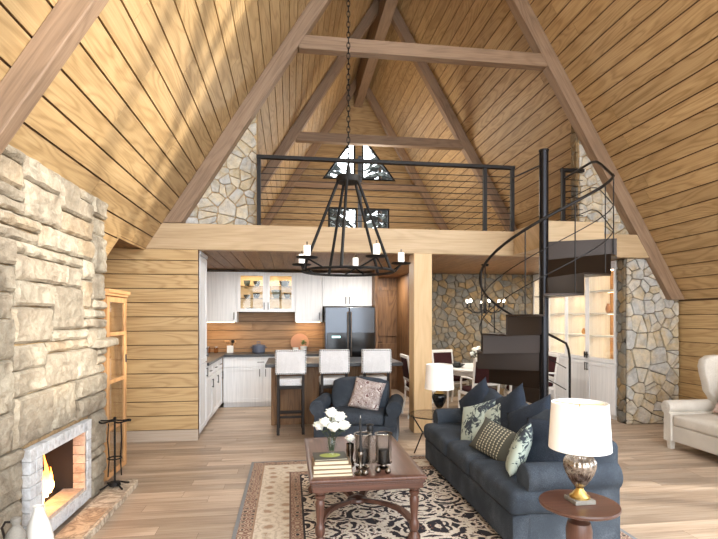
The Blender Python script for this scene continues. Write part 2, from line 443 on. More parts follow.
SKY = {-1: (.8, 5.2, -2.9, .8), 1: (.8, 6.0, -2.9, 3.3)}   # unseen skylight openings added for daylight: distance down the slope, and Y
def boards_roof(name, side):
    q0, q1, qa, qb = SKY[side]
    m = M(); k, x_end = (KL, XWL) if side < 0 else (KR, XWR)
    L_ = abs(x_end-XR)*math.sqrt(1+k*k); dx = 1/math.sqrt(1+k*k)*side; dz = -k/math.sqrt(1+k*k)
    nrm = Vector((-dz*-1 if False else 0, 0, 0))
    nx, nz = (-dz, dx) if side > 0 else (dz, -dx)      # outward (up) normal of the roof in XZ
    if nz < 0: nx, nz = -nx, -nz
    w = .2; s = 0.
    def P(s, y, t): return (XR+dx*s+nx*t, y, ZR+dz*s+nz*t)
    while s < L_:
        s1 = min(s+w, L_); a, b = s+.008, s1-.008
        xm = XR+dx*(s+s1)/2
        ymax = YG+.1
        if side < 0 and xm < -1.80: ymax = 5.58
        y = YF-.0
        insky = q0-.01 <= s < q1-.05
        while y < ymax-.01:
            if insky and qa-.01 <= y < qb-.01: y = qb
            y1 = min(y+R.uniform(2.4, 5.), ymax)
            if ymax-y1 < .8: y1 = ymax
            if insky and y < qa-.01: y1 = qa
            m.hexa([P(a,y+.001,0),P(b,y+.001,0),P(b,y1-.001,0),P(a,y1-.001,0),P(a,y+.001,.018),P(b,y+.001,.018),P(b,y1-.001,.018),P(a,y1-.001,.018)])
            y = y1
        s = s1
    o = struct(m.build(name, 'roof', (0,1,0)))
    g = M()
    def slab(s0, s1, ya, yb): g.hexa([P(s0,ya,.018),P(s1,ya,.018),P(s1,yb,.018),P(s0,yb,.018),P(s0,ya,.14),P(s1,ya,.14),P(s1,yb,.14),P(s0,yb,.14)])
    fr_ = M()
    def bar(s0, s1, ya, yb): fr_.hexa([P(s0,ya,-.01),P(s1,ya,-.01),P(s1,yb,-.01),P(s0,yb,-.01),P(s0,ya,.16),P(s1,ya,.16),P(s1,yb,.16),P(s0,yb,.16)])
    n_ = 4
    for i in range(n_+1):
        yy = qa+(qb-qa)*i/n_; bar(q0, q1, yy-.04, yy+.04)
    for i in range(4):
        s_ = q0+(q1-q0)*i/3; bar(s_-.04, s_+.04, qa, qb)
    struct(fr_.build('window_roof', 'beam', (0,1,0)))  # frames of the added skylights, out of view
    if side < 0:
        sc = (XR+1.80)/abs(dx)
        slab(-.1, q0, YF, YG+.1); slab(q0, q1, YF, qa); slab(q0, q1, qb, YG+.1); slab(q1, sc, YF, YG+.1)
        g.hexa([P(sc,YF,.018),P(L_+.1,YF,.018),P(L_+.1,5.58,.018),P(sc,5.58,.018),P(sc,YF,.14),P(L_+.1,YF,.14),P(L_+.1,5.58,.14),P(sc,5.58,.14)])
    else:
        slab(-.1, q0, YF, YG+.1); slab(q0, q1, YF, qa); slab(q0, q1, qb, YG+.1); slab(q1, L_+.1, YF, YG+.1)
    struct(g.build(name+'_backing', 'groove'))
boards_roof('ceiling_left', -1)
boards_roof('ceiling_right', 1)

# floor
m = M(); y = YF
while y < 10.7:
    y1 = y+.15; x = -2.4-R.uniform(0, 1.5)
    while x < 5.8:
        x1 = x+R.uniform(1.2, 2.6)
        a, b = max(x, -2.4), min(x1, 5.8)
        if b > a: m.add([(a+.001,y+.001,0),(b-.001,y+.001,0),(b-.001,y1-.001,0),(a+.001,y1-.001,0)], [(0,1,2,3)])
        x = x1
    y = y1
struct(m.build('floor', 'floor', (1,0,0)))
struct(M().box(-2.4,5.8,YF,10.75,-.2,-.0015).build('floor_underlay', 'gapfloor'))

def hboards(m, x0, x1, yf, z0, z1, h=.178, th=.02, axis='y', joints=True, holes=None, face=1):
    """horizontal boards on a wall; axis 'y' = wall plane at Y=yf, 'x' = wall plane at X=yf"""
    z = z0; cuts = [z0]
    while z < z1-.001:
        z = min(z+h, z1); cuts.append(z)
    for a, b in zip(cuts[:-1], cuts[1:]):
        a_, b_ = a+.005, b-.005
        if b_ <= a_: continue
        x = x0
        while x < x1-.001:
            e = x1
            if joints and R.random() < .6:
                e = min(x1, x+R.uniform(.8, 3.)); e = x1 if x1-e < .4 else e
            p, q = x+.001, e-.001
            if axis == 'y': m.box(p, q, min(yf, yf+th*face), max(yf, yf+th*face), a_, b_)
            else: m.box(min(yf, yf+th*face), max(yf, yf+th*face), p, q, a_, b_)
            x = e

# partition left of the kitchen
m = M(); hboards(m, -2.3, -1.156, 6.5, .14, 2.42, .178)
struct(m.build('wall_partition', 'wall', (1,0,0), bevel=.003))
struct(M().box(-2.3,-1.158,6.52,6.6,0,2.42).build('wall_partition_core', 'groove'))
struct(M().box(-2.3,-1.15,6.485,6.5,0,.14).build('baseboard_partition', 'skirt', bevel=.003))
# recess between fireplace and partition
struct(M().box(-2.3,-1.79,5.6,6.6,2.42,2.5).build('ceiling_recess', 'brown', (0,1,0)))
m = M(); hboards(m, -3.2, 6.6, -2.3, 0, 2.42, .178, .02, 'x', face=-1)
struct(m.build('wall_left', 'wall', (0,1,0)))
struct(M().box(-2.42,-2.32,YF,10.75,0,2.42).build('wall_left_core', 'groove'))
m = M(); m.prism([(-2.3,1.62),(-1.80,2.42),(-2.3,2.42)], 'y', 5.58, 5.6)
struct(m.build('wall_recess_cheek', 'wall', (1,0,0)))
# right knee wall: solid beyond Y=5, a row of unseen windows added for daylight before it
m = M(); hboards(m, 4.6, 9.6, XWR, 0, 1.80, .2, .02, 'x', face=1)
hboards(m, YF, 4.6, XWR, 0, .4, .2, .02, 'x', face=1)
struct(m.build('wall_right', 'wall', (0,1,0)))
struct(M().box(XWR+.02,XWR+.1,4.6,10.75,0,1.9).box(XWR+.02,XWR+.1,YF,4.6,0,.4).build('wall_right_core', 'groove'))
for i in range(4):
    a = YF+.05+i*1.92
    m = M(); b = a+1.88
    m.box(XWR,XWR+.08,a,a+.07,.4,1.82).box(XWR,XWR+.08,b-.07,b,.4,1.82).box(XWR,XWR+.08,a+.07,b-.07,.4,.47).box(XWR,XWR+.08,a+.07,b-.07,1.75,1.82).box(XWR,XWR+.08,(a+b)/2-.03,(a+b)/2+.03,.47,1.75)
    struct(m.build('window_%d' % (i+1), 'beam', (0,1,0)))

# back gable with its windows (upper loft)
tris = [((.90,5.46),(1.83,5.46),(1.83,6.76)), ((2.02,5.46),(3.0,5.46),(2.02,6.76))]
rects = [(1.06,1.88,2.85,4.67), (2.08,2.81,2.85,4.67)]
def holes(z):
    h = []
    for x0,x1,z0,z1 in rects:
        if z0 < z < z1: h.append((x0,x1))
    if 5.46 < z < 6.76:
        t = (z-5.46)/1.30
        h.append((.90+.93*t, 1.83)); h.append((2.02, 3.0-.98*t))
    return h
zs = sorted(set([2.75+.2*i for i in range(28)]+[2.85,4.67,5.46,6.76,8.25])); zs = [z for z in zs if z <= 8.25]
m = M()
for z0, z1 in zip(zs[:-1], zs[1:]):
    if z1-z0 < .012: continue
    g0 = .004 if abs((z0-2.75)/.2-round((z0-2.75)/.2)) < .01 else 0; g1 = .004 if abs((z1-2.75)/.2-round((z1-2.75)/.2)) < .01 else 0
    a, b = z0+g0, z1-g1
    def spans(z, ref):
        xs = [XR-(ZR-z)/KL]
        for h0, h1 in holes(ref): pass
        hz = holes(min(max(z, z0+1e-4), z1-1e-4))
        for h0, h1 in hz: xs += [h0, h1]
        return xs+[XR+(ZR-z)/KR]
    A, B = spans(a, z0), spans(b, z0)
    for i in range(0, len(A), 2):
        m.hexa([(A[i],YG,a),(A[i+1],YG,a),(A[i+1],YG+.05,a),(A[i],YG+.05,a),(B[i],YG,b),(B[i+1],YG,b),(B[i+1],YG+.05,b),(B[i],YG+.05,b)])
struct(m.build('wall_gable', 'roof', (1,0,0)))
def frame_poly(poly, y0, y1, w, name, mat='black'):
    """a frame strip inside a polygon outline"""
    cx = sum(p[0] for p in poly)/len(poly); cz = sum(p[1] for p in poly)/len(poly)
    m = M(); n = len(poly); inn = []
    for i in range(n):
        p0, p1, p2 = Vector(poly[i-1]), Vector(poly[i]), Vector(poly[(i+1) % n])
        d1 = (p1-p0).normalized(); d2 = (p2-p1).normalized()
        n1 = Vector((-d1.y, d1.x)); n2 = Vector((-d2.y, d2.x))
        if n1.dot(Vector((cx,cz))-p1) < 0: n1 = -n1
        if n2.dot(Vector((cx,cz))-p1) < 0: n2 = -n2
        bi = (n1+n2).normalized(); q = p1+bi*(w/max(.25, bi.dot(n1))); inn.append(q)
    for i in range(n):
        j = (i+1) % n
        a, b, c, d = poly[i], poly[j], inn[j], inn[i]
        m.hexa([(a[0],y0,a[1]),(b[0],y0,b[1]),(c[0],y0,c[1]),(d[0],y0,d[1]),(a[0],y1,a[1]),(b[0],y1,b[1]),(c[0],y1,c[1]),(d[0],y1,d[1])])
    o = struct(m.build(name, mat)); g = M(o)
    g.add([(q[0],(y0+y1)/2,q[1]) for q in inn], [tuple(range(n))])
    g.build('pane', 'glass'); return o
wn = 5
for x0,x1,z0,z1 in rects:
    frame_poly([(x0,z0),(x1,z0),(x1,z1),(x0,z1)], YG-.02, YG+.06, .05, 'window_%d' % wn); wn += 1
for t in tris:
    frame_poly(list(t), YG-.02, YG+.06, .045, 'window_%d' % wn); wn += 1
struct(M().box(1.90,2.0,YG-.14,YG-.03,2.75,6.1).build('trim_gable_post', 'greypost', (0,0,1), bevel=.01))

# front gable behind the camera: a timber-framed glass wall, and the sun comes through it
m = M()
for x in (-1.6,-.4,.8,1.9,3.0,4.2,5.3):
    zt = (zl(x) if x < XR else zr(x))
    m.box(x-.05,x+.05,YF,YF+.12,0,max(zt,.3))
for z in (.05,2.6,4.9,6.6):
    m.box(max(XWL, XR-(ZR-z)/KL), min(XWR, XR+(ZR-z)/KR), YF+.01,YF+.11,z-.05,z+.05)
struct(m.build('window_front', 'beam', (0,0,1)))

# trusses
def rafter_poly(side, xend, th=.19):
    k = KL if side < 0 else KR; zf = zl if side < 0 else zr
    v = th*math.sqrt(1+k*k)
    x1 = xend; z1 = zf(xend)
    # outer foot, outer apex, inner apex, inner foot (foot cut level)
    xi = x1 - side*(v/k)
    return [(x1, z1), (XR, ZR), (XR, ZR-v), (xi, z1)]
tn = 1
for yc in (-.5, 3.0, 6.6, 10.0, 13.5):
    th_ = .15 if yc == 3.0 else .19; yb = yc+(.01 if yc == 3.0 else .06)
    for side, xe in ((-1, -2.3 if yc < 4 else (-1.585 if yc < 7 else XR-(ZR-2.75)/KL)), (1, 5.72 if yc < 8 else XR+(ZR-2.75)/KR)):
        k = KL if side < 0 else KR
        m = M(); m.prism(rafter_poly(side, xe, th_), 'y', yc-.1, yb)
        struct(m.build('trim_%d' % tn, 'beam', (side, 0, -k), bevel=.008)); tn += 1
    m = M(); m.box(XR-(ZR-.30-5.17)/KL, XR+(ZR-.30-5.17)/KR, yc-.09, yc+.05, 5.08, 5.26)
    struct(m.build('trim_%d' % tn, 'beam', (1,0,0), bevel=.008)); tn += 1
m = M(); m.box(1.79,2.02,YF+.1,13.9,7.52,8.2)
struct(m.build('trim_ridge', 'beam', (0,1,0), bevel=.008))

# loft: front beam, landing, deck, soffit boards
m = M(); m.prism([(-1.80,2.42),(5.2,2.42),(5.1,2.75),(-1.595,2.75)], 'y', 6.51, 6.64)
struct(m.build('trim_beam', 'fascia', (1,0,0), bevel=.006))
struct(M().box(3.06,3.09,5.72,6.47,2.42,2.75).box(3.09,3.9,5.72,5.76,2.42,2.75).box(3.87,3.9,5.76,6.47,2.42,2.75).box(3.09,3.87,5.76,6.47,2.44,2.74).build('floor_landing', 'fascia', (1,0,0), bevel=.004))
struct(M().box(-1.55,5.1,6.64,13.88,2.46,2.75).build('floor_loft', 'beam', (0,1,0)))
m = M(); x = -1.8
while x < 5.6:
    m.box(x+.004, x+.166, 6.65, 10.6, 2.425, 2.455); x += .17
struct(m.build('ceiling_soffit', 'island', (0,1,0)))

# timber post under the beam
struct(M().box(1.654,1.904,6.5,6.78,0,2.42).build('trim_post', 'post', (0,0,1), bevel=.006))

# ---------------------------------------------------------------- flagstones
def clip(poly, px, py, nx, ny):
    out = []; n = len(poly)
    for i in range(n):
        a, b = poly[i], poly[(i+1) % n]
        da = (a[0]-px)*nx+(a[1]-py)*ny; db = (b[0]-px)*nx+(b[1]-py)*ny
        if da <= 0: out.append(a)
        if (da < 0 < db) or (db < 0 < da):
            t = da/(da-db); out.append((a[0]+(b[0]-a[0])*t, a[1]+(b[1]-a[1])*t))
    return out
def area(p): return .5*sum(p[i][0]*p[(i+1) % len(p)][1]-p[(i+1) % len(p)][0]*p[i][1] for i in range(len(p)))
def inset(poly, d):
    """shrink a convex polygon by clipping along each edge"""
    out = list(poly); n = len(poly)
    for i in range(n):
        a, b = poly[i], poly[(i+1) % n]; ex, ey = b[0]-a[0], b[1]-a[1]; l = math.hypot(ex, ey)
        if l < 1e-5: continue
        nx, ny = ey/l, -ex/l
        out = clip(out, a[0]-nx*d, a[1]-ny*d, nx, ny)
        if len(out) < 3: return None
    return out
def flag_polys(dom, size, seed):
    rr = random.Random(seed)
    x0 = min(p[0] for p in dom)-size; x1 = max(p[0] for p in dom)+size; y0 = min(p[1] for p in dom)-size; y1 = max(p[1] for p in dom)+size
    pts = []; x = x0; i = 0
    nx_, ny_ = int((x1-x0)/size)+1, int((y1-y0)/size)+1
    for i in range(nx_):
        for j in range(ny_):
            if rr.random() < .28: continue
            pts.append((x0+(i+.5+rr.uniform(-.62,.62))*size, y0+(j+.5+rr.uniform(-.62,.62))*size))
    res = []
    for i, p in enumerate(pts):
        poly = list(dom)
        if area(poly) < 0: poly.reverse()
        for j, q in enumerate(pts):
            if i == j: continue
            dx, dy = q[0]-p[0], q[1]-p[1]; l = math.hypot(dx, dy)
            if l > 4*size: continue
            poly = clip(poly, (p[0]+q[0])/2, (p[1]+q[1])/2, dx/l, dy/l)
            if len(poly) < 3: break
        if len(poly) >= 3 and abs(area(poly)) > size*size*.04: res.append(poly)
    return res
def flag_wall(name, mat, mortar, dom, size, seed, mapf, core, gap=.0045, depth=.024):
    """mapf(u,v,t) -> xyz with t the distance out of the wall"""
    m = M(); rr = random.Random(seed+1)
    for poly in flag_polys(dom, size, seed):
        p = inset(poly, gap*rr.uniform(.7, 1.5))
        if not p or len(p) < 3 or abs(area(p)) < .0012: continue
        # round corners once
        q = []
        for i in range(len(p)):
            a, b = p[i], p[(i+1) % len(p)]
            l = math.hypot(b[0]-a[0], b[1]-a[1])
            t = min(.2, .010/max(l, .001))
            q.append((a[0]+(b[0]-a[0])*t, a[1]+(b[1]-a[1])*t)); q.append((b[0]+(a[0]-b[0])*t, b[1]+(a[1]-b[1])*t))
        n = len(q); cx = sum(v[0] for v in q)/n; cy = sum(v[1] for v in q)/n
        tx, ty = rr.uniform(-.08,.08), rr.uniform(-.08,.08); dd = depth*rr.uniform(.7, 1.25)
        vs = []
        for s_, t in ((1., 0.), (1., dd*.6), (.95, dd), (.5, dd*1.05)):
            for u, v in q:
                uu, vv = cx+(u-cx)*s_, cy+(v-cy)*s_
                h = t + ((uu-cx)*tx+(vv-cy)*ty if t > 0 else 0)
                vs.append(mapf(uu, vv, h))
        fs = [(k*n+i, k*n+(i+1) % n, (k+1)*n+(i+1) % n, (k+1)*n+i) for k in range(3) for i in range(n)] + [tuple(range(3*n, 4*n))]
        m.add(vs, fs)
    o = struct(m.build(name, mat))
    struct(core.build(name+'_core', mortar)); return o
fy = lambda Y: (lambda u, v, t: (u, Y-t, v))
# loft piers
yp = 6.68
flag_wall('wall_pier_left', 'flag', 'mortar', [(XR-(ZR-2.75)/KL,2.75),(-.435,2.75),(-.435,zl(-.435)-.01)], .128, 3, fy(yp),
          M().prism([(XR-(ZR-2.75)/KL,2.75),(-.435,2.75),(-.435,zl(-.435)-.01)], 'y', yp, yp+.3))
flag_wall('wall_pier_right', 'flag', 'mortar', [(4.15,2.75),(XR+(ZR-2.75)/KR,2.75),(4.15,zr(4.15)-.01)], .128, 5, fy(yp),
          M().prism([(4.15,2.75),(XR+(ZR-2.75)/KR,2.75),(4.15,zr(4.15)-.01)], 'y', yp, yp+.17))
flag_wall('wall_pier_right_side', 'flagdark', 'mortardark', [(yp+.01,2.75),(yp+.17,2.75),(yp+.17,zr(4.15)-.05),(yp+.01,zr(4.15)-.05)], .14, 8, (lambda u, v, t: (4.15-t, u, v)),  # side face in darker stone: its shade is put into the colour
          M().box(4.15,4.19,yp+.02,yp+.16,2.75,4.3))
# lower right pier
flag_wall('wall_stone_right', 'flag', 'mortardark', [(4.86,0),(XWR-.02,0),(XWR-.02,1.82),(5.40,2.30),(5.33,2.42),(4.86,2.42)], .135, 11, fy(6.62),
          M().prism([(4.86,0),(XWR-.02,0),(XWR-.02,1.80),(5.35,2.42),(4.86,2.42)], 'y', 6.62, 6.80))
flag_wall('wall_stone_right_side', 'flagdark', 'mortardark', [(6.62,0),(6.80,0),(6.80,2.42),(6.62,2.42)], .12, 12, (lambda u, v, t: (4.86-t, u, v)),  # darker stone than the front, shade of this side painted in
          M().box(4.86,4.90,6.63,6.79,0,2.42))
# dining wall
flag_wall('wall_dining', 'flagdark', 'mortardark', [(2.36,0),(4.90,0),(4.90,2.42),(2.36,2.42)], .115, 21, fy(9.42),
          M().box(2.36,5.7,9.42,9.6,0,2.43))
# corridor beyond the kitchen
m = M(); m.box(1.56,3.0,10.6,10.7,0,2.43)
struct(m.build('wall_corridor', 'brown', (0,0,1)))
dr = struct(M().box(1.80,2.55,10.56,10.6,0,2.15).build('door_1', 'brown', (0,0,1), bevel=.004))
M(dr).box(1.90,2.45,10.545,10.56,1.15,2.02).box(1.90,2.45,10.545,10.56,.15,1.0).build('panel', 'brown', (0,0,1), bevel=.01)
M(dr).cyl((1.87,10.51,1.03),(1.97,10.51,1.03),.009).cyl((1.87,10.51,1.03),(1.87,10.56,1.03),.009).build('handle', 'black')
struct(M().box(1.72,1.80,10.55,10.6,0,2.22).box(2.55,2.63,10.55,10.6,0,2.22).box(1.80,2.55,10.55,10.6,2.15,2.22).build('trim_door', 'brown', (0,0,1)))
struct(M().box(2.30,2.36,9.45,10.6,0,2.43).build('wall_corridor_right', 'brown', (0,0,1)))
# kitchen back wall and side wall
m = M(); hboards(m, -1.8, 1.56, 9.4, 0, 2.42, .165)
struct(m.build('wall_kitchen', 'splash', (1,0,0)))
struct(M().box(-1.8,1.56,9.42,9.5,0,2.42).box(1.50,1.56,9.5,10.6,0,2.42).build('wall_kitchen_core', 'groove'))
struct(M().box(1.515,1.56,8.75,9.4,0,2.42).build('wall_fridge_side', 'brown', (0,0,1)))
m = M(); hboards(m, 6.6, 9.4, -1.8, 0, 2.42, .178, .02, 'x', face=-1)
struct(m.build('wall_kitchen_left', 'wall', (0,1,0)))
# ---------------------------------------------------------------- fireplace
FX = -1.66
fp = thing('fireplace', 'tall cream stone fireplace wall with a small burning hearth opening', 'fireplace', (-1.95, 2.4, 0))
def ledge():
    """irregular coursed ashlar over Y 0..4.8, Z 0..2.6"""
    rr = random.Random(5); cy, cz = .1, .08125
    ny, nz = 48, 32; used = [[False]*nz for _ in range(ny)]
    m = M(fp); blocks = []
    def blocked(j, k):
        y0, y1, z0, z1 = j*cy, (j+1)*cy, k*cz, (k+1)*cz
        return y1 > 3.42 and y0 < 4.42 and z0 < .69
    for k in range(nz):
        j = 0
        while j < ny:
            if used[j][k] or blocked(j, k): j += 1; continue
            h = rr.choice((1,1,2,2,3)) if rr.random() < .88 else 4
            w = rr.choice((3,4,5,6,7,8)) if h < 3 else rr.choice((2,3,4,5))
            ww = 0
            while ww < w and j+ww < ny and not used[j+ww][k] and not blocked(j+ww, k): ww += 1
            if j+ww < ny-0 and ny-(j+ww) == 1: ww += 0 if used[j+ww][k] else 1
            hh = 1
            while hh < h and k+hh < nz and all(not used[j+i][k+hh] and not blocked(j+i, k+hh) for i in range(ww)): hh += 1
            for a in range(ww):
                for b in range(hh): used[j+a][k+b] = True
            blocks.append((j*cy, (j+ww)*cy, k*cz, (k+hh)*cz)); j += ww
    for y0, y1, z0, z1 in blocks:
        g = .004; y0 += g; y1 -= g; z0 += g; z1 -= g
        nu = max(4, int((y1-y0)/.022)); nv = max(3, int((z1-z0)/.018)); off = rr.uniform(-.010, .014); sd = rr.uniform(0, 50)
        vs = []
        for a in range(nu+1):
            for b in range(nv+1):
                u, v = a/nu, b/nv; y = y0+(y1-y0)*u; z = z0+(z1-z0)*v
                e = min(u*(y1-y0), (1-u)*(y1-y0), v*(z1-z0), (1-v)*(z1-z0))
                fall = -.022 if e < 1e-6 else 0
                p = Vector((sd, y*5, z*9)); d = .012*noise.noise(p)+.010*noise.noise(p*3.1)+.008*noise.noise(Vector((sd,y*9,z*40)))+.004*noise.noise(p*9)
                jy = .005*noise.noise(Vector((sd+9, y*12, z*12))); jz = .007*noise.noise(Vector((sd+19, y*8, z*12)))
                vs.append((FX+off+fall+d, y+jy, z+jz))
        n = nv+1; fs = [(a*n+b, (a+1)*n+b, (a+1)*n+b+1, a*n+b+1) for a in range(nu) for b in range(nv)]
        o = len(vs)   # skirt going back into the wall
        ring = [a*n for a in range(nu)] + [nu*n+b for b in range(nv)] + [a*n+nv for a in range(nu, 0, -1)] + [b for b in range(nv, 0, -1)]
        for i in ring: vs.append((FX-.1, vs[i][1], vs[i][2]))
        L0 = len(ring)
        fs += [(ring[i], o+i, o+(i+1) % L0, ring[(i+1) % L0]) for i in range(L0)]
        m.add(vs, fs)
    return m.build('stonework', 'ledge', smooth=35)
ledge()
core = M(fp); core.box(-2.28, FX-.05, -.6, 3.44, 0, 1.6).box(-2.28, FX-.05, 4.40, 4.79, 0, 1.6).box(-2.28, FX-.05, 3.44, 4.40, .68, 1.6)
core.prism([(-2.27,1.6),(FX-.05,1.6),(FX-.05,2.53),(-2.27,1.63)], 'y', -.6, 4.79)
core.build('core', 'mortar')
M(fp).rbox(FX-.05, FX+.10, 4.48, 4.82, 1.30, 1.37, .02, 6, wob=.02).build('ledge_stone', 'ledge', smooth=50)
# surround of white bricks with a beige reveal
m = M(fp)
yy = 3.43
while yy < 4.41: m.box(FX-.04, FX+.014, yy+.002, min(yy+.082, 4.42)-.002, .625, .705); yy += .0825
zz = .05
while zz < .62:
    z1 = min(zz+.082, .625)
    for a, b in ((3.43,3.512),(3.512,3.60),(4.335,4.42)): m.box(FX-.04, FX+.012, a+.002, b-.002, zz+.002, z1-.002)
    zz = z1
yy = 3.62
while yy < 4.33: m.box(FX-.04, FX+.014, yy+.002, min(yy+.12, 4.335)-.002, .05, .14); yy += .12
m.build('brick_surround', 'brickwhite', bevel=.003)
m = M(fp); zz = .14
while zz < .62:
    z1 = min(zz+.075, .623); m.box(FX-.085, FX+.005, 4.30, 4.332, zz+.002, z1-.002); zz = z1
m.box(FX-.16, FX+.0, 3.56, 4.30, .10, .168); m.box(FX-.16, FX-.045, 3.5, 3.60, .14, .62)
m.build('reveal', 'brickbeige', bevel=.002)
m = M(fp); m.box(-2.2,-2.17,3.6,4.33,.17,.66).box(-2.17,FX-.10,3.58,3.60,.168,.66).box(-2.17,FX-.086,4.30,4.33,.168,.66).box(-2.17,FX-.06,3.60,4.30,.615,.66).box(-2.17,FX-.16,3.60,4.30,.14,.17)
m.build('firebox', 'soot')
hs = M(); pts = []
rr = random.Random(9)
y = 2.5
while y < 4.80: pts.append((-1.385+rr.uniform(-.008,.008), y)); y += .07
pts += [(-1.40,4.84),(-1.47,4.88),(-1.56,4.86),(-1.60,4.85)]
pts += [(-1.60,2.5)]
hs.prism([(a,b) for a,b in pts], 'z', 0.0, .05)
for i, (a, b) in enumerate(((2.5,3.05),(3.05,3.6),(3.6,4.15),(4.15,4.78))):
    hs.box(-1.60, -1.405, a+.006, b-.006, .05, .056)
tag(hs.build('hearth_slab', 'hearth', (0,1,0), bevel=.008), 'low cream and rust stone hearth slab along the foot of the fireplace', 'hearth')
# logs and fire
lg = thing('log_fire', 'burning logs with orange flames inside the fireplace opening', 'fire', (-1.97, 4.03, .172))
for i, (a, b, r) in enumerate((((-.02,-.20,.045),(.02,.22,.05),.04), ((.08,-.2,.04),(.09,.16,.04),.035), ((.04,-.15,.11),(.03,.2,.115),.032))):
    L(lg).cyl(a, b, r, r*.9, 10).build('log', 'bark', smooth=40)
def tongue(m, x, y, z, w, h, s):
    pts = []; rd = []
    for i in range(9):
        t = i/8; pts.append((x+.25*w*math.sin(t*5+s), y+.5*w*math.sin(t*4+s*2)*t, z+h*t)); rd.append(max(.002, w*math.sin(PI*(t*.85+.12))*(1-t)**.6*.7))
    m.tube(pts, .01, 8, radii=rd)
for i, (x, y, w, h) in enumerate(((.17,-.06,.035,.33),(.18,-.10,.05,.22),(.18,-.01,.04,.20),(.18,-.16,.04,.15),(.15,.05,.04,.15),(.14,.09,.03,.10))):
    f = L(lg); tongue(f, x, y, .06 if i not in (3,) else .0, w, h, i*1.7); f.build('flame', 'flame', smooth=60)

# fire tool stand: base with curled feet, posts, two hoops of hooks, hung tools
ft = thing('fire_tool_stand', 'black wrought iron fire tool stand on the far end of the hearth', 'fire tools', (-1.53, 4.62, .056))
m = L(ft); 
for i in range(4):
    a = PI/4+i*PI/2
    m.tube([(0,0,.035),(.05*math.cos(a),.05*math.sin(a),.04),(.10*math.cos(a),.10*math.sin(a),.02),(.13*math.cos(a),.13*math.sin(a),.012)], .008, 6)
m.cyl((0,0,.02),(0,0,.05),.05,.045,14).build('base', 'black', smooth=40)
L(ft).tube([(0,0,.03),(0,0,.60)], .009, 8).build('post', 'black', smooth=40)
m = L(ft); ring = [(.055*math.cos(t*PI/8), .055*math.sin(t*PI/8), .26) for t in range(16)]
m.tube(ring, .006, 6, closed=True).build('lower_ring', 'black', smooth=40)
for sx in (-1, 1):
    m = L(ft); m.tube([(sx*.065+.065*math.cos(t*PI/8), .055*math.sin(t*PI/8), .585+.006*math.sin(t)) for t in range(16)], .0075, 6, closed=True).build('hook_ring', 'black', smooth=40)
for i, (x, y) in enumerate(((.045,.02),(-.045,-.02))):
    m = L(ft); m.tube([(x,y,.57),(x*1.15,y,.42),(x*.9,y,.26),(x*1.1,y,.1)], .006, 6)
    m.build('fire_tool', 'black', smooth=40)
L(ft).ball((0,0,.61), .014).build('finial', 'black', smooth=60)

# vases on the hearth near the camera
v = L(); prof = [(.055,0),(.078,.03),(.083,.10),(.078,.18),(.058,.26),(.036,.32),(.028,.35),(.032,.37),(.024,.368),(.02,.33)]
o = v.lathe(prof, n=32).build('vase', 'porcelain', smooth=50); o.location = (-1.49, 3.20, .056)
tag(o, 'white bottle vase standing on the hearth, the taller and paler of two', 'vase', 'vases on the hearth')
v = L(); prof = [(.048,0),(.055,.02),(.056,.22),(.05,.28),(.032,.31),(.018,.325),(.018,.335),(.026,.345),(.026,.365),(.018,.37)]
v.lathe(prof, n=28)
o = v.build('jug', 'greyvase', smooth=50); o.location = (-1.53, 3.03, .056)
hd = L(o).tube([(-.02,-.0,.345),(-.05,-.01,.35),(-.065,-.015,.32),(-.052,-.01,.26)], .007, 8).build('handle', 'ash', smooth=50)
tag(o, 'grey stoneware jug with a dark handle standing on the hearth', 'jug', 'vases on the hearth')

# glazed pine cabinet between fireplace and partition
gc = thing('glass_cabinet', 'narrow honey pine cabinet with glazed doors beside the fireplace', 'cabinet', (-1.85, 5.1, 0))
m = M(gc); m.box(-2.05,-1.69,4.83,4.85,.04,1.76).box(-2.05,-1.69,5.36,5.38,.04,1.76).box(-2.05,-2.03,4.85,5.36,.04,1.76).box(-2.03,-1.69,4.85,5.36,.04,.07).box(-2.03,-1.69,4.85,5.36,1.73,1.76)
m.build('body', 'honey', (0,0,1), bevel=.003)
m = M(gc); m.box(-2.06,-1.655,4.82,5.40,1.76,1.785).box(-2.07,-1.64,4.82,5.42,1.785,1.82); m.build('cornice', 'honey', (0,1,0), bevel=.004)
for z in (.5,.93,1.37): M(gc).box(-2.03,-1.71,4.85,5.36,z,z+.02).build('shelf', 'honey', (0,1,0))
d = M(gc); y0, y1 = 4.835, 5.375
d.box(-1.69,-1.665,y0,y0+.06,.05,1.75).box(-1.69,-1.665,y1-.06,y1,.05,1.75)
for z in (.05,.49,.93,1.38,1.70): d.box(-1.69,-1.665,y0+.06,y1-.06,z,z+(.05 if z in (.05,1.70) else .035))
d = d.build('door', 'honey', (0,0,1), bevel=.003)
M(d).box(-1.68,-1.676,y0+.06,y1-.06,.10,1.70).build('pane', 'glass')
M(d).box(-1.665,-1.655,y1-.045,y1-.03,1.10,1.18).build('handle', 'pewter')
o = L().lathe([(.05,0),(.06,.05),(.058,.14),(.03,.19),(.022,.26),(.026,.30),(.02,.30)], n=24).build('vase', 'porcelain', smooth=50); o.location = (-1.84, 5.02, .95)
tag(o, 'white bottle vase on the middle shelf inside the glazed pine cabinet', 'vase')

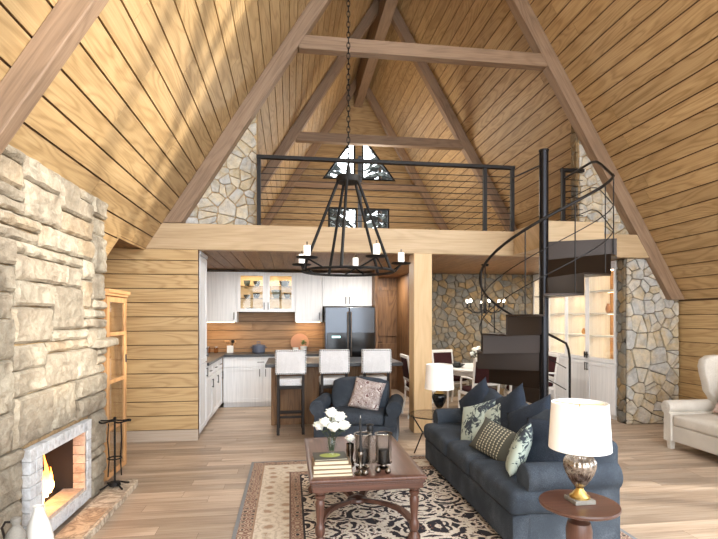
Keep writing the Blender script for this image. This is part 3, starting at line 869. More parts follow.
# ---------------------------------------------------------------- kitchen
def slabdoor(parent, axis, plane, a0, a1, z0, z1, face=-1, hz=None, ha=None, hor=False, name='door', rail=.055):
    """shaker door on plane (axis 'y': Y=plane, facing face; axis 'x' likewise)"""
    m = M(parent); t = .02*face
    def B(mm, p0, p1, q0, q1, d0, d1):
        lo, hi = sorted((plane+d0*face, plane+d1*face))
        if axis == 'y': mm.box(p0, p1, lo, hi, q0, q1)
        else: mm.box(lo, hi, p0, p1, q0, q1)
    g = .0025; a0 += g; a1 -= g; z0 += g; z1 -= g
    rl = min(rail, (z1-z0)*.3)
    B(m, a0, a0+rail, z0, z1, 0, .02); B(m, a1-rail, a1, z0, z1, 0, .02)
    B(m, a0+rail, a1-rail, z0, z0+rl, 0, .02); B(m, a0+rail, a1-rail, z1-rl, z1, 0, .02)
    B(m, a0+rail, a1-rail, z0+rl, z1-rl, 0, .011)
    o = m.build(name, 'cab', (0,0,1), bevel=.0015, seg=1)
    if hz is not None:
        h = M(o)
        if hor: B(h, ha-.06, ha+.06, hz-.006, hz+.006, .035, .047); B(h, ha-.055, ha-.045, hz-.005, hz+.005, .02, .035); B(h, ha+.045, ha+.055, hz-.005, hz+.005, .02, .035)
        else: B(h, ha-.006, ha+.006, hz-.065, hz+.065, .035, .047); B(h, ha-.005, ha+.005, hz-.055, hz-.045, .02, .035); B(h, ha-.005, ha+.005, hz+.045, hz+.055, .02, .035)
        h.build('handle', 'pewter')
    return o
# tall pantry
pc = thing('pantry_cabinet', 'tall whitewashed pantry cabinet at the end of the plank partition', 'cabinet', (-1.45, 6.88, 0))
M(pc).box(-1.77,-1.17,6.61,7.145,.06,2.37).build('body', 'cab', (0,0,1), bevel=.003)
M(pc).box(-1.77,-1.2,6.62,7.14,0,.06).build('plinth', 'cab', (0,1,0))
M(pc).box(-1.77,-1.14,6.605,7.15,2.37,2.415).build('cornice', 'cab', (0,1,0))
slabdoor(pc, 'x', -1.17, 6.61, 7.145, .95, 2.36, 1, 1.08, 7.09)
slabdoor(pc, 'x', -1.17, 6.61, 7.145, .07, .94, 1, .8, 7.09)
# left run of base units
for i, (a, b) in enumerate(((7.152,7.68),(7.68,8.20),(8.20,8.74))):
    bc = thing('base_cabinet', ['whitewashed base cabinet on the kitchen left side next to the tall pantry', 'whitewashed base cabinet in the middle of the kitchen left run', 'whitewashed base cabinet on the kitchen left side nearest the corner'][i], 'cabinet', (-1.45, (a+b)/2, 0), group='kitchen base cabinets')
    M(bc).box(-1.77,-1.17,a+.001,b-.001,.08,.875).box(-1.77,-1.22,a+.001,b-.001,0,.08).build('body', 'cab', (0,0,1))
    slabdoor(bc, 'x', -1.17, a, b, .70, .87, 1, .785, (a+b)/2, True, 'drawer', .03)
    slabdoor(bc, 'x', -1.17, a, b, .09, .695, 1, .58, b-.07)
for i, (a, b) in enumerate(((-1.14,-.16),(-.16,.585))):
    bc = thing('base_cabinet', ['wide whitewashed base cabinet against the back kitchen wall under the blue pot', 'whitewashed base cabinet against the back wall beside the black refrigerator'][i], 'cabinet', ((a+b)/2, 9.0, 0), group='kitchen base cabinets')
    M(bc).box(a+.001,b-.001,8.78,9.39,.08,.875).box(a+.001,b-.001,8.83,9.39,0,.08).build('body', 'cab', (0,0,1))
    slabdoor(bc, 'y', 8.78, a, b, .70, .87, -1, .785, (a+b)/2+.15, True, 'drawer', .03)
    c = (a+b)/2+.18 if i == 0 else (a+b)/2
    slabdoor(bc, 'y', 8.78, a, c, .09, .695, -1, .6, c-.05)
    slabdoor(bc, 'y', 8.78, c, b, .09, .695, -1, .6, c+.05)
wt = M(); wt.add([(-1.77,7.152,.88),(-1.12,7.152,.88),(-1.12,8.74,.88),(.59,8.74,.88),(.59,9.395,.88),(-1.77,9.395,.88),
                  (-1.77,7.152,.92),(-1.12,7.152,.92),(-1.12,8.74,.92),(.59,8.74,.92),(.59,9.395,.92),(-1.77,9.395,.92)],
                 [(5,4,3,2,1,0),(6,7,8,9,10,11)]+[(i,(i+1)%6,(i+1)%6+6,i+6) for i in range(6)])
tag(wt.build('worktop', 'worktop', bevel=.004), 'dark L shaped worktop over the white kitchen base cabinets', 'worktop')
# wall units
def wallunit(x0, x1, z0, z1, label, hx, two=False):
    w = thing('wall_cabinet', label, 'cabinet', ((x0+x1)/2, 9.24, z0), group='kitchen wall cabinets')
    M(w).box(x0+.001,x1-.001,9.09,9.395,z0,z1).build('body', 'cab', (0,0,1), bevel=.002)
    if two:
        c = (x0+x1)/2
        slabdoor(w, 'y', 9.09, x0, c, z0, z1, -1, z0+.11, c-.035, rail=.02); slabdoor(w, 'y', 9.09, c, x1, z0, z1, -1, z0+.11, c+.035, rail=.02)
    else: slabdoor(w, 'y', 9.09, x0, x1, z0, z1, -1, z0+.11, hx, rail=.02)
    return w
wallunit(-1.78, -.94, 1.475, 2.375, 'whitewashed wall cabinet in the left corner of the kitchen', -.99)
wallunit(.09, .59, 1.475, 2.375, 'whitewashed wall cabinet right of the lit glass fronted one', .53)
wallunit(.59, 1.51, 1.765, 2.375, 'wide whitewashed wall cabinet mounted above the refrigerator', 0, True)
gu = thing('glazed_wall_cabinet', 'lit wall cabinet with two glass doors showing bowls', 'cabinet', (-.425, 9.24, 1.66))
x0, x1 = -.94, .09
m = M(gu); m.box(x0+.001,x0+.02,9.09,9.395,1.66,2.375).box(x1-.02,x1-.001,9.09,9.395,1.66,2.375).box(x0+.02,x1-.02,9.09,9.395,1.66,1.68).box(x0+.02,x1-.02,9.09,9.395,2.34,2.375).box((x0+x1)/2-.02,(x0+x1)/2+.02,9.09,9.38,1.68,2.34)
m.build('body', 'cab', (0,0,1))
M(gu).box(x0+.02,x1-.02,9.38,9.394,1.68,2.34).build('back_panel', 'post', (1,0,0))
for z in (1.90, 2.12): M(gu).box(x0+.02,(x0+x1)/2-.02,9.12,9.38,z,z+.012).box((x0+x1)/2+.02,x1-.02,9.12,9.38,z,z+.012).build('shelf', 'smoke')
for a, b, hx in ((x0,(x0+x1)/2,(x0+x1)/2-.035),((x0+x1)/2,x1,(x0+x1)/2+.035)):
    m = M(gu); a += .002; b -= .002
    m.box(a,a+.06,9.07,9.09,1.66,2.37).box(b-.06,b,9.07,9.09,1.66,2.37).box(a+.06,b-.06,9.07,9.09,1.66,1.72).box(a+.06,b-.06,9.07,9.09,2.31,2.37)
    o = m.build('door', 'cab', (0,0,1), bevel=.002)
    M(o).box(a+.06,b-.06,9.078,9.082,1.72,2.31).build('pane', 'glass')
    M(o).box(hx-.006,hx+.006,9.03,9.045,1.70,1.83).box(hx-.005,hx+.005,9.045,9.07,1.71,1.72).box(hx-.005,hx+.005,9.045,9.07,1.81,1.82).build('handle', 'pewter')
for x in (x0+.035, (x0+x1)/2-.035, (x0+x1)/2+.03, x1-.035):
    M(gu).box(x-.006,x+.006,9.115,9.13,1.70,2.33).build('led_strip', 'warm')
def bowl(x, z, r, h, mat, label, g='bowls in the lit glass cabinet', y=9.25):
    o = L().lathe([(r*.45,0),(r*.8,h*.35),(r,h),(r*.94,h),(r*.7,h*.4),(.001,h*.12)], n=24, cap=False).build('bowl', mat, smooth=50)
    o.location = (x, y, z); tag(o, label, 'bowl', g)
bowl(-.78,2.135,.065,.10,'greyglaze','grey green bowl at top left inside the lit glass cabinet')
bowl(-.60,2.135,.065,.09,'charcoal','charcoal bowl beside the grey green one on the top left shelf')
bowl(-.78,1.915,.065,.06,'charcoal','low charcoal bowl on the middle left shelf of the lit cabinet')
bowl(-.61,1.915,.065,.09,'charcoal','charcoal bowl with pale band on the middle left shelf')
bowl(-.10,2.135,.10,.10,'charcoal','wide charcoal bowl on the top right shelf of the lit cabinet')
bowl(-.25,1.915,.09,.15,'greyglaze','deep grey green bowl on the middle right shelf')
bowl(-.05,1.915,.065,.09,'charcoal','small charcoal bowl right of the deep grey green bowl')
for x0_, w, lab in ((-.72,.10,'stack of dark plates at the bottom left of the lit cabinet'),(-.24,.07,'small stack of dark plates at the bottom right of the lit cabinet')):
    m = L()
    for i in range(4): m.lathe([(w*.5,i*.014),(w,i*.014+.010),(w*.98,i*.014+.013),(.001,i*.014+.006)], n=24, cap=False)
    o = m.build('plate_stack', 'charcoal', smooth=50); o.location = (x0_, 9.25, 1.681); tag(o, lab, 'plates', 'plate stacks')
# refrigerator
fr = thing('refrigerator', 'black steel double door refrigerator with a water dispenser', 'refrigerator', (1.05, 9.05, 0))
M(fr).box(.61,1.50,8.76,9.38,.02,1.745).build('body', 'fridgeblack', bevel=.006)
M(fr).box(.61,1.50,8.70,8.76,.03,.62).build('freezer_drawer', 'fridge', bevel=.006)
a = M(fr).box(.612,1.035,8.70,8.76,.64,1.74).build('door', 'fridge', bevel=.008)
b = M(fr).box(1.045,1.498,8.70,8.76,.64,1.74).build('door', 'fridge', bevel=.008)
M(b).box(1.06,1.49,8.694,8.70,.66,1.29).build('gloss_panel', 'fridgeblack', bevel=.003)
dp = M(a).box(.64,.99,8.69,8.70,.66,1.29).build('dispenser', 'fridgeblack', bevel=.003)
M(dp).box(.73,.88,8.687,8.69,1.20,1.235).build('display', 'display')
M(dp).box(.70,.89,8.65,8.69,.84,.87).build('drip_tray', 'chrome')
for x, p in ((1.01, a), (1.07, b)): M(p).cyl((x,8.655,.72),(x,8.655,1.66),.011).cyl((x,8.655,.76),(x,8.70,.76),.007).cyl((x,8.655,1.62),(x,8.70,1.62),.007).build('handle', 'silver', smooth=40)
# under cabinet lights
for x0_, x1_, z, lab in ((-1.7,-1.0,1.468,'left corner'),(.12,.56,1.468,'right')):
    o = M().box(x0_,x1_,9.2,9.22,z-.002,z+.006).build('strip_light', 'warm'); tag(o, 'warm strip light under the %s white wall cabinet' % lab, 'light', 'strip lights under the wall cabinets')
# things on the worktop
cr = thing('utensil_crock', 'white square crock full of wooden spoons on the dark worktop', 'crock', (-1.07, 9.2, .921))
L(cr).box(-.055,.055,-.055,.055,0,.01).box(-.055,-.047,-.055,.055,.01,.13).box(.047,.055,-.055,.055,.01,.13).box(-.047,.047,-.055,-.047,.01,.13).box(-.047,.047,.047,.055,.01,.13).build('pot', 'porcelain', bevel=.004)
for i, (dx, dy, mt) in enumerate(((-.08,.0,'honey'),(-.05,.02,'honey'),(-.02,-.01,'honey'),(.03,.01,'ash'),(.05,0,'ash'),(.08,.02,'honey'))):
    m = L(); m.cyl((dx*.3,dy,.02),(dx,dy,.19),.005); m.ball((dx*1.1,dy,.205),.02,10,(1,.35,1.3))
    o = m.build('kitchen_spoon', mt, smooth=50); o.location = cr.location; tag(o, ('dark' if mt == 'ash' else 'pale wooden')+' kitchen spoon standing in the white crock', 'spoon', 'utensils in the white crock, '+('dark' if mt == 'ash' else 'pale'))
for i, x in enumerate((-1.46,-1.32)):
    o = L().lathe([(.035,0),(.04,.01),(.04,.08),(.034,.085),(.034,.10),(.001,.10)], n=20).build('storage_jar', 'amber', smooth=40); o.location = (x, 9.2, .921)
    lid = L(o).lathe([(.036,.10),(.036,.115),(.001,.116)], n=20).build('lid', 'chrome', smooth=40)
    tag(o, ['small glass jar in the corner of the dark worktop, furthest from the crock', 'small glass jar next to the white utensil crock'][i], 'jar', 'glass jars')
pt = thing('cooking_pot', 'blue grey lidded cooking pot on the dark worktop', 'pot', (-.56, 9.08, .921))
L(pt).lathe([(.10,0),(.115,.015),(.118,.13),(.11,.13),(.10,.02),(.001,.015)], n=28).build('pan', 'bluepot', smooth=40)
L(pt).lathe([(.119,.131),(.116,.142),(.03,.155),(.001,.156)], n=28).build('lid', 'bluepot', smooth=40)
L(pt).box(-.035,.035,-.006,.006,.15,.165).box(-.03,-.022,-.005,.005,.15,.20).box(.022,.03,-.005,.005,.15,.20).box(-.03,.03,-.007,.007,.195,.207).build('knob', 'bluepot', bevel=.002)
for s_ in (-1,1): L(pt).tube([(s_*.115,-.03,.10),(s_*.145,-.02,.105),(s_*.145,.02,.105),(s_*.115,.03,.10)], .007, 8).build('handle', 'bluepot', smooth=40)
o = L().cyl((0,0,.17),(0,.02,.172),.17,.17,40).build('cutting_board', 'terracotta', smooth=40); o.location = (.18, 9.33, .921)
tag(o, 'round wooden board leaning upright against the kitchen splashback', 'board')
def potplant(x, y, z, r, h, label, leaf=True):
    t = thing('potted_plant', label, 'plant', (x, y, z), group='white pots by the round board')
    L(t).lathe([(r*.75,0),(r,h),(r*.9,h),(r*.7,h*.2),(.001,h*.2)], n=20).build('pot', 'porcelain', smooth=40)
    if leaf:
        m = L(); rr = random.Random(3); m = L(t)
        for i in range(60):
            a = rr.uniform(0, 2*PI); e = rr.uniform(.15, 1.45); q = rr.uniform(.5, 1.)*r*1.25
            c = Vector((math.cos(a)*math.cos(e)*q, math.sin(a)*math.cos(e)*q, h+.01+math.sin(e)*q*1.4))
            d = Vector((math.cos(a), math.sin(a), .6)).normalized()*r*.3; w = Vector((-math.sin(a), math.cos(a), 0))*r*.16
            m.add([c-d, c+w, c+d, c-w+Vector((0,0,r*.05))], [(0,1,2,3)])
        m.build('foliage', 'leaf')
potplant(.25, 9.14, .921, .065, .11, 'green leafy plant in a white pot by the round board')
o = L().lathe([(.045,0),(.055,.09),(.05,.09),(.04,.02),(.001,.02)], n=20).build('white_cup', 'porcelain', smooth=40); o.location = (.10, 9.14, .921)
tag(o, 'empty white pot left of the green leafy plant', 'pot', 'white pots by the round board')

# island
isl = thing('kitchen_island', 'oak panelled kitchen island with an overhanging dark top', 'island', (.62, 7.6, 0))
M(isl).box(-.27,1.50,7.28,7.95,0,.86).build('body', 'island', (0,0,1), bevel=.004)
m = M(isl)
for x in (-.27,.18,.32,.88,.99,1.44): m.box(x,x+.06,7.255,7.28,0,.86)
m.box(-.21,.18,7.265,7.28,.78,.86).box(.38,.88,7.265,7.28,.78,.86).box(1.05,1.44,7.265,7.28,.78,.86).box(-.21,.18,7.265,7.28,0,.09).box(.38,.88,7.265,7.28,0,.09).box(1.05,1.44,7.265,7.28,0,.09)
m.build('panel_trim', 'island', (0,0,1), bevel=.003)
M(isl).box(-.34,1.60,6.92,8.0,.865,.915).build('top', 'worktop', bevel=.006)
# stools
def make_stool():
    t = thing('bar_stool', '', 'stool', (0,0,0), group='bar stools at the island')
    L(t).box(-.205,.205,-.035,.035,.80,1.125).build('backrest', 'stoolfab', bevel=.012, seg=3)
    m = L(t)
    for i in range(17):
        x = -.198+i*.0247; m.ball((x,-.036,1.113),.008,6).ball((x,-.036,.812),.008,6)
    for i in range(14):
        z = .824+i*.0225; m.ball((-.193,-.036,z),.008,6).ball((.193,-.036,z),.008,6)
    m.build('nailheads', 'black')
    L(t).box(-.185,.185,0.035,.42,.636,.73).build('seat', 'stoolfab', bevel=.02, seg=3)
    for sx in (-1,1):
        m = L(t); x = sx*.165
        m.hexa([(x-.018,-.05,0),(x+.018,-.05,0),(x+.018,-.014,0),(x-.018,-.014,0),(x-.018,-.005,.82),(x+.018,-.005,.82),(x+.018,.032,.82),(x-.018,.032,.82)]); m.build('leg', 'ash', bevel=.003)
        m = L(t); m.hexa([(x-.018,.385,0),(x+.018,.385,0),(x+.018,.42,0),(x-.018,.42,0),(x-.018,.375,.64),(x+.018,.375,.64),(x+.018,.41,.64),(x-.018,.41,.64)]); m.build('leg', 'ash', bevel=.003)
    for q in ((-.15,.15,-.035,-.015,.22,.25),(-.15,.15,-.03,-.01,.30,.32),(-.15,.15,.385,.41,.20,.235),(-.175,-.155,-.02,.395,.24,.265),(.155,.175,-.02,.395,.24,.265)): L(t).box(*q).build('stretcher', 'ash')
    L(t).box(-.18,.18,.0,.40,.60,.635).build('seat_frame', 'ash')
    m = L(t)
    m.build('x', 'ash') if False else None
    return t
st = make_stool(); st.location = (.01, 6.66, 0); st['label'] = 'white nailhead bar stool at the left end of the island'
dup(st, 'middle one of three white nailhead bar stools at the island', (.592, 6.66, 0))
dup(st, 'white nailhead bar stool at the right end of the island, behind the armchair', (1.17, 6.66, 0))

# ---------------------------------------------------------------- dining side
# lit display cabinets on the right wall
CX = 4.84
bays = ((6.83,7.55),(7.55,8.17),(8.17,8.79),(8.79,9.38))
for i, (a, b) in enumerate(bays):
    dc = thing('display_cabinet', ['white display cabinet with lit shelves next to the stone pier', 'white lit display cabinet, second from the stone pier', 'white lit display cabinet, third from the stone pier', 'white lit display cabinet in the far corner, partly hidden by the staircase pole'][i], 'cabinet', (CX+.2, (a+b)/2, 0), group='display cabinets on the dining room right side')
    m = M(dc); m.box(CX+.02,CX+.42,a+.001,a+.02,.06,2.36).box(CX+.02,CX+.42,b-.02,b-.001,.06,2.36).box(CX+.02,CX+.42,a+.02,b-.02,.84,.875).box(CX+.02,CX+.42,a+.02,b-.02,2.33,2.36).box(CX+.02,CX+.42,a+.02,b-.02,.06,.08).box(CX+.06,CX+.42,a+.001,b-.001,0,.06)
    m.build('body', 'cab', (0,0,1))
    M(dc).box(CX-.0,CX+.42,a,b,2.36,2.415).build('cornice', 'cab', (0,1,0))
    M(dc).box(CX+.40,CX+.415,a+.02,b-.02,.88,2.33).build('back_panel', 'honey', (0,1,0))
    for z in (1.26,1.62,1.98): 
        sh = M(dc).box(CX+.04,CX+.40,a+.02,b-.02,z-.01,z+.01).build('shelf', 'cab', (0,1,0))
    for z in (1.243,1.603,1.963,2.323): M(dc).box(CX+.34,CX+.36,a+.05,b-.05,z,z+.006).build('led_strip', 'warm')
    m = M(dc); m.box(CX,CX+.02,a+.002,a+.05,.86,2.355).box(CX,CX+.02,b-.05,b-.002,.86,2.355).box(CX,CX+.02,a+.05,b-.05,.86,.92).box(CX,CX+.02,a+.05,b-.05,2.30,2.355)
    o = m.build('glass_door', 'cab', (0,0,1), bevel=.002)
    M(o).box(CX+.008,CX+.012,a+.05,b-.05,.92,2.30).build('pane', 'glass')
    hy = b-.03 if i % 2 == 0 else a+.03
    M(o).box(CX-.03,CX-.018,hy-.015,hy+.015,.90,1.0).box(CX-.018,CX,hy-.008,hy+.008,.94,.96).build('handle', 'pewter')
    slabdoor(dc, 'x', CX+.02, a, b, .08, .845, -1, .76, hy)
items = [(0,1.63,.05,.20,'terracotta','peach vase'),(0,1.63,.04,.15,'terracotta','short peach vase'),(0,1.27,.05,.10,'amber','amber glass tumbler'),(0,.885,.06,.12,'terracotta','low clay pot'),(0,1.99,.05,.20,'honey','wooden vase'),
         (1,1.27,.05,.19,'charcoal','dark lantern'),(1,1.27,.035,.10,'amber','small amber glass'),(1,1.63,.03,.14,'charcoal','slim dark vase'),(1,.885,.05,.12,'terracotta','clay jar'),(2,1.63,.045,.12,'amber','amber glass'),(2,1.27,.04,.12,'terracotta','clay vase'),(3,1.27,.05,.12,'terracotta','clay beaker')]
cnt = {}
for bay, z, r, h, mat, nm in items:
    a, b = bays[bay]; key = (bay, z); cnt[key] = cnt.get(key, 0)+1
    o = L().lathe([(r*.6,0),(r,h*.3),(r*.95,h*.6),(r*.5,h*.85),(r*.6,h),(r*.5,h),(r*.4,h*.86),(.001,h*.7)], n=18).build('shelf_vase', mat, smooth=50)
    o.location = (CX+.2, (a+b)/2+(-.12 if cnt[key] == 1 else .1), z+.001)
    tag(o, '%s on the %s shelf of the %s lit cabinet from the pier' % (nm, {1.99:'top',1.63:'second highest',1.27:'third highest',.885:'lowest'}[z], ('first','second','third','fourth')[bay]), 'vase', 'ornaments in the lit display cabinets')

# round dining table and chairs
dt = thing('dining_table', 'round white dining table in front of the stone wall', 'table', (3.12, 7.78, 0))
L(dt).lathe([(.001,.715),(.62,.715),(.66,.725),(.66,.745),(.65,.752),(.001,.752)], n=48).build('tabletop', 'white', smooth=35)
L(dt).lathe([(.54,.64),(.56,.64),(.56,.715),(.54,.715)], n=40, cap=False).build('apron', 'white', smooth=35)
L(dt).lathe([(.001,.0),(.30,.0),(.30,.04),(.12,.10),(.07,.2),(.09,.35),(.07,.5),(.12,.66),(.12,.714),(.001,.714)], n=28).build('pedestal', 'white', smooth=40)
def make_dchair(arms=True):
    t = thing('dining_chair', '', 'chair', (0,0,0), group='white dining chairs with burgundy seats')
    # faces +y: seat ahead, back at y=0
    for sx in (-1,1):
        x = sx*.21
        m = L(t); m.tube([(x,-.06,0),(x,-.01,.25),(x,0,.46),(x,-.03,.7),(x,-.07,.95)], .018, 6); m.build('rear_post', 'white', smooth=50)
        m = L(t); m.cyl((sx*.21,.42,0),(sx*.21,.42,.42),.012,.022,8); m.build('leg', 'white', smooth=50)
        if arms:
            m = L(t); m.tube([(x,-.02,.66),(x+sx*.02,.12,.67),(x+sx*.02,.30,.66),(x+sx*.01,.34,.62),(x,.36,.44)], .015, 6); m.build('arm', 'white', smooth=50)
    L(t).box(-.22,.22,-.02,.44,.40,.445).build('seat_frame', 'white', bevel=.008)
    L(t).rbox(-.20,.20,.0,.43,.44,.51,.03,7,bulge=.01).build('seat', 'burg', smooth=60)
    m = L(t); m.hexa([(-.2,-.035,.56),(.2,-.035,.56),(.2,.005,.56),(-.2,.005,.56),(-.2,-.045,.60),(.2,-.045,.60),(.2,-.005,.60),(-.2,-.005,.60)]); m.build('back_rail', 'white', bevel=.005)
    m = L(t); m.hexa([(-.225,-.088,.92),(.225,-.088,.92),(.225,-.045,.92),(-.225,-.045,.92),(-.225,-.095,.97),(.225,-.095,.97),(.225,-.052,.97),(-.225,-.052,.97)]); m.build('back_rail', 'white', bevel=.005)
    m = L(t); m.hexa([(-.195,-.04,.60),(.195,-.04,.60),(.195,.0,.60),(-.195,.0,.60),(-.195,-.085,.92),(.195,-.085,.92),(.195,-.045,.92),(-.195,-.045,.92)]); m.build('back_panel', 'burg', bevel=.01)
    return t
dcr = make_dchair(); dcr.location = (2.84, 6.93, 0); dcr.rotation_euler = (0,0,rad(8)); dcr['label'] = 'white and burgundy dining armchair with its back to the room behind the sofa pillows'
dup(dcr, 'white and burgundy dining chair half hidden behind the spiral stair treads', (3.42, 6.86, 0), rad(-14))
dup(dcr, 'white and burgundy dining chair on the far side of the table by the stone wall', (2.78, 8.72, 0), rad(197))
dup(dcr, 'white and burgundy dining chair seen edge on beside the timber post', (1.86, 7.65, 0), rad(-90))
dup(dcr, 'white and burgundy dining chair right of the staircase pole by the display cabinets', (4.22, 7.65, 0), rad(84))
def bloom(m, c, r, seed=0, n=3):
    rr = random.Random(seed); c = Vector(c)
    m.ball(c, r*.72, 12, (1,1,.85), .5)
    for ring, (cnt_, tilt, rr_) in enumerate(((6,.25,.75),(8,.75,.95),(9,1.2,1.05))):
        for i in range(cnt_):
            a = 2*PI*i/cnt_+ring*.4+rr.uniform(-.15,.15); d = Vector((math.cos(a), math.sin(a), 0)); s_ = Vector((-math.sin(a), math.cos(a), 0))
            up = Vector((0,0,1)); vs = []
            for u in (0,.4,.75,1.):
                ang = tilt*u; p = c + (d*math.sin(ang+.35)*u + up*(math.cos(ang)*u-.35))*r*rr_
                wv = r*.5*math.sin(PI*min(1,.25+u*.65))
                for w in (-1,0,1): vs.append(p+s_*wv*w+d*(-.12*r*abs(w))+Vector((0,0,rr.uniform(-.04,.04)*r)))
            m.add(vs, [(k*3+j, k*3+j+1, (k+1)*3+j+1, (k+1)*3+j) for k in range(3) for j in range(2)])
def bouquet(name_label, loc, blooms, r, vase_prof, vmat, stem_base=.05):
    t = thing('flower_vase', name_label, 'flowers', loc)
    L(t).lathe(vase_prof, n=24, cap=False).build('vase', vmat, smooth=50)
    for i, p in enumerate(blooms):
        m = L(t); m.tube([(p[0]*.15,p[1]*.15,stem_base),(p[0]*.3,p[1]*.3,(stem_base+p[2])*.5),(p[0],p[1],p[2]-r*.4)], .0035, 6)
        s_ = m.build('stem', 'darkleaf', smooth=50)
        m = L(s_); bloom(m, p, r, i); m.build('bloom', 'petal', smooth=60)
    m = L(t); rr = random.Random(4)
    for i in range(9):
        a = rr.uniform(0,6.28); q = rr.uniform(.3,.9)*max(abs(b[0]) for b in blooms); z = min(b[2] for b in blooms)-r*.6+rr.uniform(-.02,.01)
        c = Vector((math.cos(a)*q, math.sin(a)*q, z)); d = Vector((math.cos(a), math.sin(a), -.2))*r*.8; w = Vector((-math.sin(a), math.cos(a), 0))*r*.3
        m.add([c-d,c+w,c+d,c-w], [(0,1,2,3)])
    m.build('leaves', 'darkleaf')
    return t
bouquet('white flowers in a vase on the dining table', (2.96, 7.6, .753), [(0,0,.27),(.07,.02,.24),(-.07,0,.23),(.02,-.06,.2),(-.05,-.04,.30),(.05,.05,.31)], .05,
        [(.035,0),(.05,.03),(.05,.1),(.03,.16),(.035,.18)], 'porcelain')
o = L().lathe([(.05,0),(.12,.05),(.115,.055),(.04,.012),(.001,.01)], n=24, cap=False).build('serving_bowl', 'charcoal', smooth=50); o.location = (2.68, 7.7, .753)
for i, (x, y) in enumerate(((-.03,0),(.03,.02),(0,-.03))):
    b = L().ball((0,0,0), .035, 10, nz=.1).build('pine_cone', 'charcoal', smooth=60); b.location = (2.68+x, 7.7+y, .753+.06); tag(b, 'dark round ornament in the dining table bowl', 'ornament', 'dark ornaments in the bowl')
tag(o, 'dark shallow bowl on the left of the dining table', 'bowl')
# dining chandelier
ch = thing('dining_chandelier', 'small black candle arm chandelier over the dining table', 'chandelier', (3.13, 7.66, 2.42))
L(ch).lathe([(.001,0),(.06,0),(.05,-.03),(.001,-.035)], n=20).build('canopy', 'black', smooth=40)
L(ch).cyl((0,0,-.03),(0,0,-.62),.009).build('stem', 'black', smooth=40)
L(ch).lathe([(.001,-.80),(.018,-.79),(.035,-.74),(.02,-.70),(.03,-.66),(.012,-.62)], n=16).build('hub', 'black', smooth=50)
for i in range(6):
    a = rad(20+60*i); c, s_ = math.cos(a), math.sin(a)
    m = L(ch); m.tube([(.02*c,.02*s_,-.74),(.12*c,.12*s_,-.79),(.22*c,.22*s_,-.77),(.30*c,.30*s_,-.70)], .007, 6); m.lathe([(.001,-.705),(.03,-.70),(.032,-.69),(.001,-.69)], (.30*c,.30*s_,0), 12); m.cyl((.30*c,.30*s_,-.69),(.30*c,.30*s_,-.62),.011)
    arm = m.build('arm', 'black', smooth=50)
    L(arm).ball((.30*c,.30*s_,-.595), .019, 10, (1,1,1.5)).build('bulb', 'bulb', smooth=60)
# ---------------------------------------------------------------- loft railing
lr = thing('loft_railing', 'black cable railing along the loft edge left of the staircase', 'railing', (1.3, 6.55, 2.75))
for x in (-.40, 2.67, 3.07): M(lr).box(x-.025,x+.025,6.52,6.57,2.75,3.62).build('post', 'railm', bevel=.003)
M(lr).box(-.43,3.10,6.51,6.58,3.62,3.665).build('top_rail', 'railm', bevel=.004)
for i in range(9): 
    z = 2.84+i*.084; M(lr).tube([(-.40,6.545,z),(3.07,6.545,z)], .0055, 6).build('cable', 'railm', smooth=50)
lr2 = thing('loft_railing', 'short black cable railing between the landing and the right stone pier', 'railing', (3.95, 6.55, 2.75))
for x in (3.83,): M(lr2).box(x-.025,x+.025,6.52,6.57,2.75,3.62).build('post', 'railm', bevel=.003)
M(lr2).box(3.80,4.14,6.51,6.58,3.62,3.665).build('top_rail', 'railm', bevel=.004)
for i in range(9):
    z = 2.84+i*.084; M(lr2).tube([(3.83,6.545,z),(4.13,6.545,z)], .0055, 6).build('cable', 'railm', smooth=50)

# ---------------------------------------------------------------- spiral staircase
SX, SY, SR = 2.975, 5.50, .77
ss = thing('spiral_staircase', 'dark steel spiral staircase winding up to the loft landing', 'staircase', (SX, SY, 0))
L(ss).cyl((0,0,0),(0,0,3.52),.053,n=28).build('pole', 'polem', smooth=40)
L(ss).cyl((0,0,3.52),(0,0,3.54),.058,n=28).build('pole_cap', 'railm', smooth=40)
L(ss).cyl((0,0,0),(0,0,.015),.14,n=28).build('base_plate', 'railm', smooth=40)
RISE = .2154
def pol(th, r, z):
    th += 28; return (r*math.cos(rad(th)), -r*math.sin(rad(th)), z)   # clockwise seen from above
for k in range(11):
    zt = 2.45-RISE*k; zb = max(zt-RISE, .002)
    m = L(ss); n = 8; t0, t1 = 30*(k-1)-(0 if k else 6), 30*k
    vs = []
    for z in (zt-.02, zt):
        vs += [pol(t0+.0, .05, z), pol(t1, .05, z)] + [pol(t1+(t0-t1)*i/n, SR, z) for i in range(n+1)]
    q = n+3; fs = [tuple(range(q)), tuple(range(2*q-1, q-1, -1))]+[(i, i+q, (i+1) % q+q, (i+1) % q) for i in range(q)]
    m.add(vs, fs); m.build('tread', 'steel')
    m = L(ss); th = rad(t1); nx, ny = -math.sin(th)*.006, -math.cos(th)*.006
    a, b = pol(t1, .05, 0), pol(t1, SR, 0)
    m.hexa([(a[0]-nx,a[1]-ny,zb),(b[0]-nx,b[1]-ny,zb),(b[0]+nx,b[1]+ny,zb),(a[0]+nx,a[1]+ny,zb),(a[0]-nx,a[1]-ny,zt-.001),(b[0]-nx,b[1]-ny,zt-.001),(b[0]+nx,b[1]+ny,zt-.001),(a[0]+nx,a[1]+ny,zt-.001)])
    m.build('riser', 'steel')
def hz_(th): return 3.20-.61*th/90
